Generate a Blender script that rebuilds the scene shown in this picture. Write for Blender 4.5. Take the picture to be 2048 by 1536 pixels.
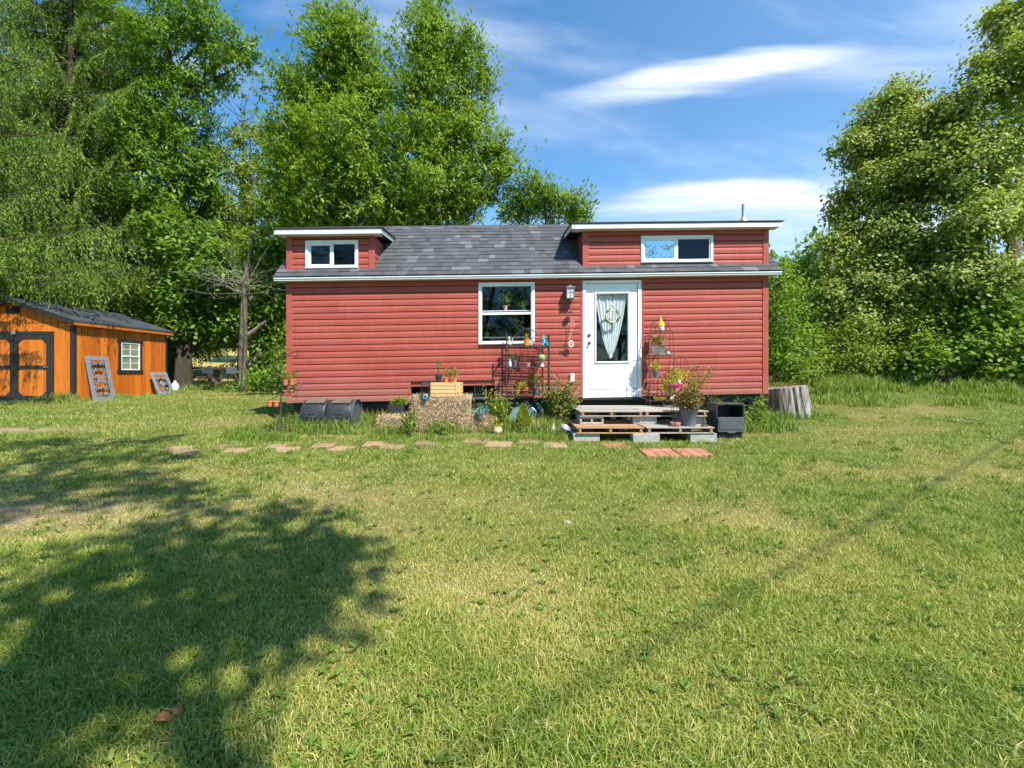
import bpy, math, random
import numpy as np
from mathutils import Vector, Matrix

# ------------------------------------------------------------------ camera, sky, sun
scene = bpy.context.scene
for o in list(bpy.data.objects): bpy.data.objects.remove(o)
F = 910.0; CX = 1024.0; HY = 745.0; CZ = 1.35
cam_d = bpy.data.cameras.new('camera'); cam = bpy.data.objects.new('camera', cam_d)
scene.collection.objects.link(cam); scene.camera = cam
cam.location = (0, 0, CZ); cam.rotation_euler = (math.radians(90), 0, 0)
cam_d.sensor_width = 36; cam_d.lens = F/2048*36; cam_d.shift_y = (HY-768)/2048
cam_d.clip_start = 0.05; cam_d.clip_end = 1500
SUN = Vector((0.8, -1.0, 1.62)).normalized()
sd = bpy.data.lights.new('sun', 'SUN'); sd.energy = 4.6; sd.angle = math.radians(0.5); sd.color = (1, 0.94, 0.84)
so = bpy.data.objects.new('sun', sd); scene.collection.objects.link(so)
so.rotation_euler = SUN.to_track_quat('Z', 'Y').to_euler(); so.location = (10, -12, 30)
scene.view_settings.view_transform = 'Standard'; scene.view_settings.look = 'None'
scene.view_settings.gamma = 1; scene.view_settings.exposure = 0.95
scene.view_settings.use_curve_mapping = False
scene.cycles.max_bounces = 8; scene.cycles.transparent_max_bounces = 12

W = bpy.data.worlds.new('World'); scene.world = W; W.use_nodes = True
def world():
    nt = W.node_tree; N = nt.nodes; L = nt.links; N.clear()
    def m(op, a, b=None, c=None, clamp=False):
        n = N.new('ShaderNodeMath'); n.operation = op; n.use_clamp = clamp
        for i, v in enumerate((a, b, c)):
            if v is None: continue
            if isinstance(v, (int, float)): n.inputs[i].default_value = v
            else: L.new(v, n.inputs[i])
        return n.outputs[0]
    sky = N.new('ShaderNodeTexSky'); sky.sky_type = 'NISHITA'; sky.sun_disc = False
    sky.sun_elevation = math.asin(SUN.z); sky.sun_rotation = math.atan2(SUN.x, SUN.y)
    sky.air_density = 1.0; sky.dust_density = 0.3; sky.ozone_density = 1.6
    hs = N.new('ShaderNodeHueSaturation'); hs.inputs['Saturation'].default_value = 1.12
    hs.inputs['Value'].default_value = 1.0; tn = N.new('ShaderNodeMix'); tn.data_type = 'RGBA'; tn.blend_type = 'MULTIPLY'; tn.inputs[0].default_value = 1.0
    L.new(sky.outputs[0], tn.inputs[6]); tn.inputs[7].default_value = (0.66, 0.90, 0.98, 1); L.new(tn.outputs[2], hs.inputs['Color'])
    tc = N.new('ShaderNodeTexCoord'); sp = N.new('ShaderNodeSeparateXYZ'); L.new(tc.outputs['Generated'], sp.inputs[0])
    x, y, z = sp.outputs
    ys = m('MAXIMUM', y, 0.05)
    u = m('DIVIDE', x, ys); v = m('DIVIDE', z, ys)
    front = m('MULTIPLY', m('GREATER_THAN', y, 0.05), m('GREATER_THAN', z, 0.0))
    def comb(a, b, c=0.0):
        n = N.new('ShaderNodeCombineXYZ')
        for i, q in enumerate((a, b, c)):
            if isinstance(q, (int, float)): n.inputs[i].default_value = q
            else: L.new(q, n.inputs[i])
        return n.outputs[0]
    def noise(vec, scale, detail=4, rough=0.5):
        n = N.new('ShaderNodeTexNoise'); n.inputs['Scale'].default_value = scale
        n.inputs['Detail'].default_value = detail; n.inputs['Roughness'].default_value = rough
        L.new(vec, n.inputs['Vector']); return n.outputs['Fac']
    def sstep(val, lo, hi):
        n = N.new('ShaderNodeMapRange'); n.interpolation_type = 'SMOOTHSTEP'
        n.inputs['From Min'].default_value = lo; n.inputs['From Max'].default_value = hi
        L.new(val, n.inputs['Value']); return n.outputs[0]
    wob = noise(comb(m('MULTIPLY', u, 1.0), m('MULTIPLY', v, 4.5)), 2.6, 3)
    wv = m('MULTIPLY', m('SUBTRACT', wob, 0.5), 0.055)
    fib = m('ADD', m('MULTIPLY', sstep(noise(comb(m('ADD', m('MULTIPLY', u, 1.2), m('MULTIPLY', v, -1.5)), m('MULTIPLY', v, 14)), 2.2, 5, 0.6), 0.25, 0.62), 0.60), 0.40)
    def lens(cu, cv, slope, hl, ht, strength, skew=0.0):
        du = m('SUBTRACT', u, cu); dv = m('SUBTRACT', m('ADD', v, wv), cv)
        b = m('SUBTRACT', dv, m('MULTIPLY', du, slope))
        b = m('SUBTRACT', b, m('MULTIPLY', m('MULTIPLY', du, du), skew))
        q = m('ADD', m('POWER', m('ABSOLUTE', m('DIVIDE', du, hl)), 2.0), m('POWER', m('ABSOLUTE', m('DIVIDE', b, ht)), 2.0))
        return m('MULTIPLY', m('MULTIPLY', sstep(m('SUBTRACT', 1.0, q), -0.5, 1.15), fib), strength)
    c1 = lens((1410-CX)/F, (HY-150)/F, 0.17, 0.33, 0.041, 0.72)
    c2 = lens((1640-CX)/F, (HY-140)/F, 0.05, 0.42, 0.05, 0.30)
    c3 = lens((1440-CX)/F, (HY-388)/F, 0.05, 0.29, 0.032, 0.66, -0.35)
    c4 = lens((1600-CX)/F, (HY-440)/F, 0.0, 0.60, 0.09, 0.30)
    ci = noise(comb(m('ADD', m('MULTIPLY', u, 0.9), m('MULTIPLY', v, 1.2)), m('MULTIPLY', v, 2.2)), 1.9, 5, 0.55)
    cir = m('MULTIPLY', sstep(ci, 0.42, 0.80), 0.42)
    cir = m('ADD', cir, m('MULTIPLY', sstep(u, -0.4, 0.9), 0.10))
    cir2 = m('MULTIPLY', sstep(v, 0.55, 0.10), 0.10)
    tot = m('ADD', m('ADD', c1, c2), m('ADD', m('ADD', c3, c4), m('ADD', cir, cir2)))
    tot = m('MULTIPLY', tot, front); tot = m('MINIMUM', tot, 0.93)
    mix = N.new('ShaderNodeMix'); mix.data_type = 'RGBA'
    L.new(tot, mix.inputs[0]); L.new(hs.outputs[0], mix.inputs[6]); mix.inputs[7].default_value = (4.6, 4.9, 5.5, 1)
    bg = N.new('ShaderNodeBackground'); bg.inputs['Strength'].default_value = 0.13
    out = N.new('ShaderNodeOutputWorld'); L.new(mix.outputs[2], bg.inputs[0]); L.new(bg.outputs[0], out.inputs[0])
world()

# ------------------------------------------------------------------ helpers
COL = scene.collection
R = np.random.RandomState(7)
ZERO = Vector((0, 0, 0))
def at(px, py, D): return np.array([(px-CX)/F*D, D, CZ+(HY-py)/F*D])
def sm(x, a, b):
    t = np.clip((np.asarray(x, float)-a)/(b-a), 0, 1); return t*t*(3-2*t)
_perm = np.random.RandomState(3).rand(256, 256)
def vnoise(x, y):
    x = np.asarray(x, float); y = np.asarray(y, float)
    xi = np.floor(x).astype(int); yi = np.floor(y).astype(int); fx = x-xi; fy = y-yi
    fx = fx*fx*(3-2*fx); fy = fy*fy*(3-2*fy)
    g = lambda a, b: _perm[a & 255, b & 255]
    return (g(xi, yi)*(1-fx)+g(xi+1, yi)*fx)*(1-fy)+(g(xi, yi+1)*(1-fx)+g(xi+1, yi+1)*fx)*fy
def fbm(x, y, o=4):
    s = 0; a = 1; t = 0
    for i in range(o): s = s+a*vnoise(x*2**i+17*i, y*2**i+31*i); t += a; a *= 0.5
    return s/t
def gz(x, y):
    x = np.asarray(x, float); y = np.asarray(y, float)
    z = 0.045*np.clip(y, -6, 12)+0.03*np.clip(y-12, 0, 8)+0.08*np.clip(y-20, 0, 60)+0.02*np.clip(y-80, 0, 400)
    z = z+sm(x, 3.5, 10)*sm(y, 9.0, 13)*0.42*(1-sm(y, 20, 40))
    z = z+0.05*(fbm(x*0.35+9, y*0.35+3, 3)-0.5)*sm(y, 1, 3)
    return z
def gp(x, y, dz=0.0): return (float(x), float(y), float(gz(x, y))+dz)
def dry(x, y):
    x = np.asarray(x, float); y = np.asarray(y, float)
    d = sm(fbm(x*0.55+4, y*0.8+8, 4), 0.49, 0.78)*0.68
    for cx, cy, rx, ry, a in ((-1.1, 4.3, .7, .35, .5), (1.5, 2.8, .7, .3, .5), (2.2, 3.4, .8, .35, .4), (6.2, 7.9, 1.6, .3, .5),
                              (-3.9, 3.7, .9, .45, .9), (0.3, 5.2, 1.2, .4, .3), (5.2, 7.0, .8, .3, .5)):
        d = d+a*np.exp(-((x-cx)/rx)**2-((y-cy)/ry)**2)
    return np.clip(d, 0, 1)
def bare(x, y):
    x = np.asarray(x, float); y = np.asarray(y, float); d = 0
    for cx, cy, rx, ry, a in ((-4.5, 3.75, .8, .30, 1.0), (-3.4, 4.0, .45, .14, .7), (-4.4, 3.0, .5, .25, .6), (-8.6, 7.9, 1.2, .28, .9), (-7.4, 8.6, .7, .2, .5), (-2.1, 4.6, .4, .2, .4)):
        d = d+a*np.exp(-((x-cx)/rx)**2-((y-cy)/ry)**2)
    return np.clip(d*(0.6+0.8*fbm(x*4, y*6, 3)), 0, 1)

class MB:
    def __init__(s): s.v = []; s.f = []; s.r = []; s.n = 0; s.m = Matrix.Identity(4); s.fn = None
    def add(s, v, f, r=0.5):
        v = np.asarray(v, float).reshape(-1, 3)
        if s.fn is not None: v = s.fn(v)
        M = np.array(s.m); v = v@M[:3, :3].T+M[:3, 3]
        s.v.append(v); s.r.append(np.full(len(v), r) if np.isscalar(r) else np.asarray(r, float))
        if isinstance(f, np.ndarray): s.f.append((f+s.n, None))
        else: s.f.append((None, [tuple(i+s.n for i in q) for q in f]))
        s.n += len(v); return s
    def box(s, c, d, r=0.5, rz=0, rx=0, ry=0, taper=1.0):
        x, y, z = d[0]/2, d[1]/2, d[2]/2; t = taper
        p = np.array([(-x, -y, -z), (x, -y, -z), (x, y, -z), (-x, y, -z), (-x*t, -y*t, z), (x*t, -y*t, z), (x*t, y*t, z), (-x*t, y*t, z)])
        if rz or rx or ry:
            Rm = np.array(Matrix.Rotation(rz, 3, 'Z')@Matrix.Rotation(ry, 3, 'Y')@Matrix.Rotation(rx, 3, 'X')); p = p@Rm.T
        return s.add(p+np.array(c), [(0, 3, 2, 1), (4, 5, 6, 7), (0, 1, 5, 4), (1, 2, 6, 5), (2, 3, 7, 6), (3, 0, 4, 7)], r)
    def bx(s, a, b, r=0.5):
        a = np.array(a, float); b = np.array(b, float); return s.box((a+b)/2, np.abs(b-a), r)
    def tube(s, pts, rad, n=7, r=0.5, cap=True):
        pts = np.asarray(pts, float); k = len(pts)
        if np.isscalar(rad): rad = [rad]*k
        T = np.gradient(pts, axis=0); T /= (np.linalg.norm(T, axis=1)[:, None]+1e-9)
        up = np.array((0, 0, 1.)) if abs(T[0][2]) < 0.9 else np.array((1., 0, 0))
        vs = []
        a = np.cross(T[0], up); a /= np.linalg.norm(a)
        th = np.arange(n)*2*math.pi/n
        for i in range(k):
            a = a-T[i]*np.dot(a, T[i]); a /= (np.linalg.norm(a)+1e-9); b = np.cross(T[i], a)
            vs.append(pts[i]+rad[i]*(np.cos(th)[:, None]*a+np.sin(th)[:, None]*b))
        v = np.concatenate(vs); f = []
        for i in range(k-1):
            for j in range(n): f.append((i*n+j, i*n+(j+1) % n, (i+1)*n+(j+1) % n, (i+1)*n+j))
        if cap: f.append(tuple(range(n-1, -1, -1))); f.append(tuple((k-1)*n+j for j in range(n)))
        return s.add(v, f, r)
    def lathe(s, prof, c=(0, 0, 0), n=20, r=0.5, sx=1, sy=1, wob=0, rng=None):
        c = np.array(c, float); th = np.arange(n)*2*math.pi/n; vs = []
        for (rr, z) in prof: vs.append(np.stack([np.cos(th)*rr*sx, np.sin(th)*rr*sy, np.full(n, z)], 1))
        v = np.concatenate(vs)+c; k = len(prof); f = []
        for i in range(k-1):
            for j in range(n): f.append((i*n+j, i*n+(j+1) % n, (i+1)*n+(j+1) % n, (i+1)*n+j))
        f.append(tuple(range(n-1, -1, -1))); f.append(tuple((k-1)*n+j for j in range(n)))
        return s.add(v, f, r)
    def ball(s, c, d, n=14, m=9, r=0.5):
        prof = [(max(1e-4, math.sin(math.pi*i/m)), -math.cos(math.pi*i/m)) for i in range(m+1)]
        th = np.arange(n)*2*math.pi/n
        v = np.concatenate([np.stack([np.cos(th)*a*d[0], np.sin(th)*a*d[1], np.full(n, b)*d[2]], 1) for a, b in prof])+np.array(c, float)
        f = [(i*n+j, i*n+(j+1) % n, (i+1)*n+(j+1) % n, (i+1)*n+j) for i in range(m) for j in range(n)]
        return s.add(v, f, r)
    def quad(s, a, b, c, d, r=0.5): return s.add([a, b, c, d], [(0, 1, 2, 3)], r)
    def prism(s, poly, axis, a, b, r=0.5):
        # poly: 2D points in the two other axes; extruded along axis from a to b
        k = len(poly); idx = {'x': (1, 2), 'y': (0, 2), 'z': (0, 1)}[axis]; ax = {'x': 0, 'y': 1, 'z': 2}[axis]
        v = np.zeros((2*k, 3))
        for i, (p, q) in enumerate(poly):
            for h, w in ((0, a), (1, b)): v[i+h*k, idx[0]] = p; v[i+h*k, idx[1]] = q; v[i+h*k, ax] = w
        f = [tuple(range(k)), tuple(range(2*k-1, k-1, -1))]+[(i, i+k, (i+1) % k+k, (i+1) % k) for i in range(k)]
        return s.add(v, f, r)
    def kites(s, P, dirs, L, Wd, rng, r, up=0.5, shape=4, fold=0.12, hint=None):
        n = len(P); P = np.asarray(P); dirs = dirs/(np.linalg.norm(dirs, axis=1)[:, None]+1e-9)
        nr = rng.normal(size=(n, 3)); nr[:, 2] = np.abs(nr[:, 2])+up*2
        if hint is not None: nr = nr*.55+hint*2.0
        sd_ = np.cross(dirs, nr); sd_ /= (np.linalg.norm(sd_, axis=1)[:, None]+1e-9); nn = np.cross(sd_, dirs)
        L = (np.ones(n)*L)[:, None]; Wd = (np.ones(n)*Wd)[:, None]
        if shape == 4:
            V = np.stack([P, P+.45*L*dirs+.5*Wd*sd_-fold*Wd*nn, P+L*dirs, P+.45*L*dirs-.5*Wd*sd_+fold*Wd*nn], 1)
        else:
            V = np.stack([P, P+.25*L*dirs+.42*Wd*sd_, P+.62*L*dirs+.48*Wd*sd_-fold*Wd*nn, P+L*dirs-fold*L*nn, P+.62*L*dirs-.48*Wd*sd_+fold*Wd*nn, P+.25*L*dirs-.42*Wd*sd_], 1)
        k = V.shape[1]
        fa = np.arange(n*k).reshape(n, k)
        return s.add(V.reshape(-1, 3), fa, np.repeat(np.ones(n)*r, k))
    def mesh(s, name, origin=ZERO, smooth=False):
        me = bpy.data.meshes.new(name)
        if not s.v: return me
        v = np.concatenate(s.v)-np.array(origin); r = np.concatenate(s.r)
        loops = []; tots = []
        for a, l in s.f:
            if a is not None: loops.append(a.reshape(-1)); tots.append(np.full(len(a), a.shape[1]))
            else:
                loops.append(np.array([i for q in l for i in q], int)); tots.append(np.array([len(q) for q in l], int))
        lp = np.concatenate(loops).astype(np.int32); tt = np.concatenate(tots).astype(np.int32)
        me.vertices.add(len(v)); me.vertices.foreach_set('co', v.astype(np.float32).ravel())
        me.loops.add(len(lp)); me.loops.foreach_set('vertex_index', lp)
        me.polygons.add(len(tt)); st = np.concatenate([[0], np.cumsum(tt)[:-1]]).astype(np.int32)
        me.polygons.foreach_set('loop_start', st); me.polygons.foreach_set('loop_total', tt)
        at_ = me.attributes.new('rnd', 'FLOAT', 'POINT'); at_.data.foreach_set('value', r.astype(np.float32))
        me.polygons.foreach_set('use_smooth', np.full(len(tt), bool(smooth)))
        me.update(calc_edges=True); me.validate(); return me

def tag(o, label=None, cat=None, group=None, kind=None):
    if label: o['label'] = label
    if cat: o['category'] = cat
    if group: o['group'] = group
    if kind: o['kind'] = kind
    return o
def finish(o, mat, bevel=0, smooth=False):
    if mat: o.data.materials.append(mat)
    if bevel:
        b = o.modifiers.new('bevel', 'BEVEL'); b.width = bevel; b.segments = 2; b.limit_method = 'ANGLE'; b.angle_limit = math.radians(40)
    if smooth and not bevel and hasattr(o.data, 'set_sharp_from_angle'):
        try: o.data.set_sharp_from_angle(angle=math.radians(50))
        except Exception: pass
class Thing:
    def __init__(s, name, label, cat, loc=(0, 0, 0), group=None):
        s.o = bpy.data.objects.new(name, None); COL.objects.link(s.o); s.o.location = loc; s.o.empty_display_size = 0.1
        s.loc = Vector(loc); tag(s.o, label, cat, group)
    def part(s, name, mb, mat, parent=None, bevel=0, smooth=False, label=None, kind=None):
        o = bpy.data.objects.new(name, mb.mesh(name, s.loc, smooth)); COL.objects.link(o); o.parent = parent or s.o
        finish(o, mat, bevel, smooth)
        if label: o['label'] = label
        if kind: o['kind'] = kind
        return o
def solo(name, mb, mat, label=None, cat=None, loc=(0, 0, 0), group=None, kind=None, bevel=0, smooth=False):
    o = bpy.data.objects.new(name, mb.mesh(name, Vector(loc), smooth)); COL.objects.link(o); o.location = loc
    finish(o, mat, bevel, smooth); return tag(o, label, cat, group, kind)
def copy_thing(o, loc, rz=0, label=None):
    def rec(a, par):
        c = a.copy(); COL.objects.link(c)
        if par: c.parent = par
        for ch in [q for q in bpy.data.objects if q.parent == a and q != c]: rec(ch, c)
        return c
    c = rec(o, None); c.location = loc; c.rotation_euler = (0, 0, rz)
    if label: c['label'] = label
    return c

# ------------------------------------------------------------------ materials
def newmat(name):
    m = bpy.data.materials.new(name); m.use_nodes = True; nt = m.node_tree; nt.nodes.clear(); return m, nt
def ramp(nt, fac, stops):
    n = nt.nodes.new('ShaderNodeValToRGB'); cr = n.color_ramp
    while len(cr.elements) < len(stops): cr.elements.new(0.5)
    for e, (p, c) in zip(cr.elements, stops): e.position = p; e.color = (*c, 1)
    nt.links.new(fac, n.inputs[0]); return n.outputs[0]
def nz(nt, scale, detail=4, rough=0.55, stretch=(1, 1, 1), coord='Object', dist=0):
    tc = nt.nodes.new('ShaderNodeTexCoord'); mp = nt.nodes.new('ShaderNodeMapping'); mp.inputs['Scale'].default_value = stretch
    nt.links.new(tc.outputs[coord], mp.inputs[0]); n = nt.nodes.new('ShaderNodeTexNoise')
    n.inputs['Scale'].default_value = scale; n.inputs['Detail'].default_value = detail; n.inputs['Roughness'].default_value = rough
    n.inputs['Distortion'].default_value = dist
    nt.links.new(mp.outputs[0], n.inputs['Vector']); return n.outputs['Fac']
def attr(nt, name='rnd'):
    a = nt.nodes.new('ShaderNodeAttribute'); a.attribute_name = name; return a.outputs['Fac']
def mixc(nt, f, a, b, mode='MIX'):
    n = nt.nodes.new('ShaderNodeMix'); n.data_type = 'RGBA'; n.blend_type = mode
    for i, v in ((0, f), (6, a), (7, b)):
        if isinstance(v, (int, float)): n.inputs[i].default_value = v
        elif isinstance(v, tuple): n.inputs[i].default_value = (*v, 1)
        else: nt.links.new(v, n.inputs[i])
    return n.outputs[2]
def mth(nt, op, a, b=0.0):
    n = nt.nodes.new('ShaderNodeMath'); n.operation = op
    for i, v in enumerate((a, b)):
        if isinstance(v, (int, float)): n.inputs[i].default_value = v
        else: nt.links.new(v, n.inputs[i])
    return n.outputs[0]
def princ(nt, color, rough=0.6, metal=0, spec=0.4, bump=None, bstr=0.3, bdist=0.01, coat=0):
    p = nt.nodes.new('ShaderNodeBsdfPrincipled')
    if isinstance(color, tuple): p.inputs['Base Color'].default_value = (*color, 1)
    else: nt.links.new(color, p.inputs['Base Color'])
    if isinstance(rough, (int, float)): p.inputs['Roughness'].default_value = rough
    else: nt.links.new(rough, p.inputs['Roughness'])
    p.inputs['Metallic'].default_value = metal; p.inputs['Specular IOR Level'].default_value = spec
    if coat: p.inputs['Coat Weight'].default_value = coat; p.inputs['Coat Roughness'].default_value = 0.25
    if bump is not None:
        b = nt.nodes.new('ShaderNodeBump'); b.inputs['Strength'].default_value = bstr; b.inputs['Distance'].default_value = bdist
        nt.links.new(bump, b.inputs['Height']); nt.links.new(b.outputs[0], p.inputs['Normal'])
    return p.outputs[0]
def outp(nt, sh):
    o = nt.nodes.new('ShaderNodeOutputMaterial'); nt.links.new(sh, o.inputs[0])
def simple(name, c1, c2=None, scale=8, rough=0.6, metal=0, stretch=(1, 1, 1), bstr=0.15, spec=0.4, lo=0.3, hi=0.7, bdist=0.01, use_attr=0.0, detail=5, coat=0):
    m, nt = newmat(name); c2 = c2 or tuple(v*0.75 for v in c1)
    f = nz(nt, scale, detail, 0.6, stretch)
    g = f
    if use_attr: g = mth(nt, 'ADD', mth(nt, 'MULTIPLY', f, 1-use_attr), mth(nt, 'MULTIPLY', attr(nt), use_attr))
    outp(nt, princ(nt, ramp(nt, g, [(lo, c2), (hi, c1)]), rough, metal, spec, f, bstr, bdist, coat)); return m
def leafmat(name, stops, trans=0.35, rough=0.5, spec=0.25, tint=(1.15, 1.2, 0.5)):
    m, nt = newmat(name); a = attr(nt)
    f = nz(nt, 0.7, 2); g = mth(nt, 'ADD', mth(nt, 'MULTIPLY', a, 0.75), mth(nt, 'MULTIPLY', f, 0.3))
    col = ramp(nt, g, stops)
    p = princ(nt, col, rough, 0, spec)
    t = nt.nodes.new('ShaderNodeBsdfTranslucent'); nt.links.new(mixc(nt, 1.0, col, tint, 'MULTIPLY'), t.inputs[0])
    mx = nt.nodes.new('ShaderNodeMixShader'); mx.inputs[0].default_value = trans
    nt.links.new(p, mx.inputs[1]); nt.links.new(t.outputs[0], mx.inputs[2]); outp(nt, mx.outputs[0]); return m
M = {}
M['siding'] = None
M['white'] = simple('white_vinyl', (0.80, 0.81, 0.83), (0.70, 0.71, 0.73), 3, 0.4, bstr=0.02)
M['soffit'] = simple('white_soffit', (0.74, 0.74, 0.68), (0.66, 0.66, 0.60), 3, 0.5, bstr=0.02)
M['doorw'] = simple('white_painted_door', (0.80, 0.80, 0.80), (0.72, 0.72, 0.71), 2, 0.35, bstr=0.02)
M['black'] = simple('black_plastic', (0.035, 0.038, 0.042), (0.02, 0.022, 0.025), 20, 0.45, bstr=0.1)
M['blackpaint'] = simple('black_paint', (0.028, 0.027, 0.026), (0.018, 0.017, 0.016), 20, 0.55, bstr=0.2)
M['dgray'] = simple('dark_grey_plastic', (0.09, 0.10, 0.115), (0.06, 0.066, 0.075), 20, 0.5, bstr=0.05)
M['iron'] = simple('wrought_iron', (0.09, 0.08, 0.07), (0.04, 0.03, 0.026), 40, 0.6, metal=0.3, bstr=0.2)
M['rust'] = simple('rusty_brown_iron', (0.13, 0.075, 0.05), (0.06, 0.035, 0.025), 30, 0.7, metal=0.2, bstr=0.2)
M['terra'] = simple('terracotta', (0.62, 0.20, 0.09), (0.50, 0.15, 0.07), 14, 0.8)
M['greypot'] = simple('grey_pot', (0.13, 0.15, 0.18), (0.09, 0.105, 0.125), 14, 0.6)
M['soil'] = simple('potting_soil', (0.05, 0.03, 0.018), (0.02, 0.012, 0.008), 60, 0.9, bstr=0.5)
M['galv'] = simple('galvanised', (0.55, 0.57, 0.58), (0.36, 0.38, 0.40), 16, 0.45, metal=0.6)
M['greywood'] = simple('grey_weathered_wood', (0.44, 0.39, 0.34), (0.22, 0.19, 0.16), 9, 0.85, stretch=(0.6, 8, 8), bstr=0.5, use_attr=0.35)
M['brownwood'] = simple('brown_pallet_wood', (0.46, 0.27, 0.14), (0.25, 0.14, 0.075), 9, 0.8, stretch=(0.6, 8, 8), bstr=0.4, use_attr=0.35)
M['cratewood'] = simple('pine_crate_wood', (0.66, 0.44, 0.19), (0.54, 0.34, 0.14), 7, 0.7, stretch=(0.6, 6, 6), bstr=0.2, use_attr=0.3)
M['concrete'] = simple('concrete_block', (0.42, 0.40, 0.36), (0.26, 0.25, 0.23), 26, 0.95, bstr=0.6, detail=8)
M['stumpwood'] = simple('grey_stump_wood', (0.37, 0.34, 0.31), (0.10, 0.085, 0.07), 7, 0.9, stretch=(3.5, 3.5, 0.3), bstr=0.9, lo=0.36, hi=0.56, bdist=0.03)
M['bark'] = simple('grey_bark', (0.20, 0.16, 0.12), (0.06, 0.045, 0.033), 9, 0.95, stretch=(1.5, 1.5, 0.35), bstr=0.9, lo=0.35, hi=0.65, bdist=0.03)
M['barkd'] = simple('dark_bark', (0.08, 0.06, 0.045), (0.03, 0.022, 0.016), 9, 0.95, stretch=(1.5, 1.5, 0.35), bstr=0.9, bdist=0.03)
M['deadwood'] = simple('bleached_dead_wood', (0.36, 0.32, 0.27), (0.2, 0.17, 0.14), 9, 0.9)
M['orange'] = simple('orange_stained_wood', (0.64, 0.185, 0.016), (0.40, 0.095, 0.008), 5, 0.55, stretch=(5, 5, 0.5), bstr=0.35, use_attr=0.3, lo=0.33, hi=0.68, detail=9)
M['metalroof'] = simple('dark_metal_roof', (0.11, 0.12, 0.14), (0.08, 0.09, 0.105), 3, 0.4, metal=0.5, bstr=0.02)
M['panelgrey'] = simple('grey_painted_metal', (0.21, 0.23, 0.25), (0.16, 0.175, 0.19), 10, 0.6)
M['straw'] = simple('straw', (0.72, 0.56, 0.36), (0.32, 0.22, 0.13), 12, 0.9, use_attr=0.6)
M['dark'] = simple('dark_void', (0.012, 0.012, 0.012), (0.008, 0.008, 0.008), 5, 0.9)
M['tyre'] = simple('tyre_rubber', (0.025, 0.025, 0.025), None, 30, 0.8)
M['knob'] = simple('satin_nickel', (0.25, 0.23, 0.20), (0.18, 0.16, 0.14), 20, 0.4, metal=0.9)
M['paver'] = simple('red_paver', (0.42, 0.19, 0.11), (0.30, 0.13, 0.08), 18, 0.95, bstr=0.5, use_attr=0.4)
M['paverpale'] = simple('dusty_pink_paver', (0.36, 0.235, 0.15), (0.24, 0.155, 0.095), 18, 0.95, bstr=0.5, use_attr=0.4)
M['yellow'] = simple('yellow_felt', (0.85, 0.50, 0.03), (0.72, 0.40, 0.02), 30, 0.9)
M['cream'] = simple('cream_white', (0.72, 0.66, 0.54), (0.5, 0.45, 0.36), 60, 0.8, bstr=0.4)
M['teal'] = simple('turquoise_glaze', (0.03, 0.52, 0.62), (0.02, 0.44, 0.55), 10, 0.3)
M['tin'] = simple('orange_tin', (0.90, 0.28, 0.01), (0.8, 0.22, 0.01), 10, 0.35)
M['globe'] = simple('green_mosaic', (0.30, 0.50, 0.16), (0.10, 0.28, 0.10), 40, 0.2)
M['pink'] = simple('pink_paint', (0.62, 0.08, 0.20), (0.50, 0.05, 0.15), 10, 0.5)
M['palepink'] = simple('pale_pink', (0.65, 0.40, 0.36), (0.55, 0.32, 0.28), 30, 0.8)
M['coralcup'] = simple('coral_clay', (0.62, 0.26, 0.21), (0.5, 0.2, 0.16), 30, 0.8)
M['paleblue'] = simple('pale_blue_felt', (0.36, 0.55, 0.60), (0.26, 0.44, 0.5), 30, 0.9)
M['blue'] = simple('blue_paint', (0.10, 0.38, 0.60), (0.06, 0.26, 0.5), 15, 0.5)
M['peach'] = simple('peach_ceramic', (0.72, 0.48, 0.32), (0.6, 0.36, 0.22), 9, 0.5)
M['curtain'] = None
M['tarp'] = simple('green_plastic_sheet', (0.10, 0.17, 0.16), (0.02, 0.045, 0.04), 5, 0.3, bstr=0.6, bdist=0.05, spec=0.7)
M['tealglass'] = simple('teal_painted_tray', (0.20, 0.36, 0.40), (0.10, 0.20, 0.24), 14, 0.3)
M['orangeplastic'] = simple('orange_plastic', (0.75, 0.24, 0.02), (0.6, 0.18, 0.02), 12, 0.6)
M['brownleaf'] = simple('dead_leaf', (0.42, 0.15, 0.04), (0.18, 0.06, 0.02), 20, 0.7)
M['stone'] = simple('field_stone', (0.45, 0.36, 0.27), (0.3, 0.24, 0.18), 20, 0.9)
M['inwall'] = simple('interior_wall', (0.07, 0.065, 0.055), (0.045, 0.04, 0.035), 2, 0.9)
M['lampglass'] = simple('frosted_lamp_glass', (0.55, 0.57, 0.6), (0.45, 0.47, 0.5), 6, 0.25)
def mk_curtain():
    m, nt = newmat('sheer_curtain'); col = (0.78, 0.79, 0.80)
    p = princ(nt, col, 0.8, 0, 0.1); t = nt.nodes.new('ShaderNodeBsdfTranslucent'); t.inputs[0].default_value = (*col, 1)
    mx = nt.nodes.new('ShaderNodeMixShader'); mx.inputs[0].default_value = 0.25; nt.links.new(p, mx.inputs[1]); nt.links.new(t.outputs[0], mx.inputs[2]); outp(nt, mx.outputs[0]); return m
M['curtain'] = mk_curtain()
def mk_glass(name, refl, tint=(0.8, 0.85, 0.85)):
    m, nt = newmat(name); g = nt.nodes.new('ShaderNodeBsdfGlossy'); g.inputs['Roughness'].default_value = 0.02; g.inputs['Color'].default_value = (0.9, 0.95, 1, 1)
    t = nt.nodes.new('ShaderNodeBsdfTransparent'); t.inputs[0].default_value = (*tint, 1)
    mx = nt.nodes.new('ShaderNodeMixShader'); mx.inputs[0].default_value = refl; nt.links.new(t.outputs[0], mx.inputs[1]); nt.links.new(g.outputs[0], mx.inputs[2]); outp(nt, mx.outputs[0]); return m
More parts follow.
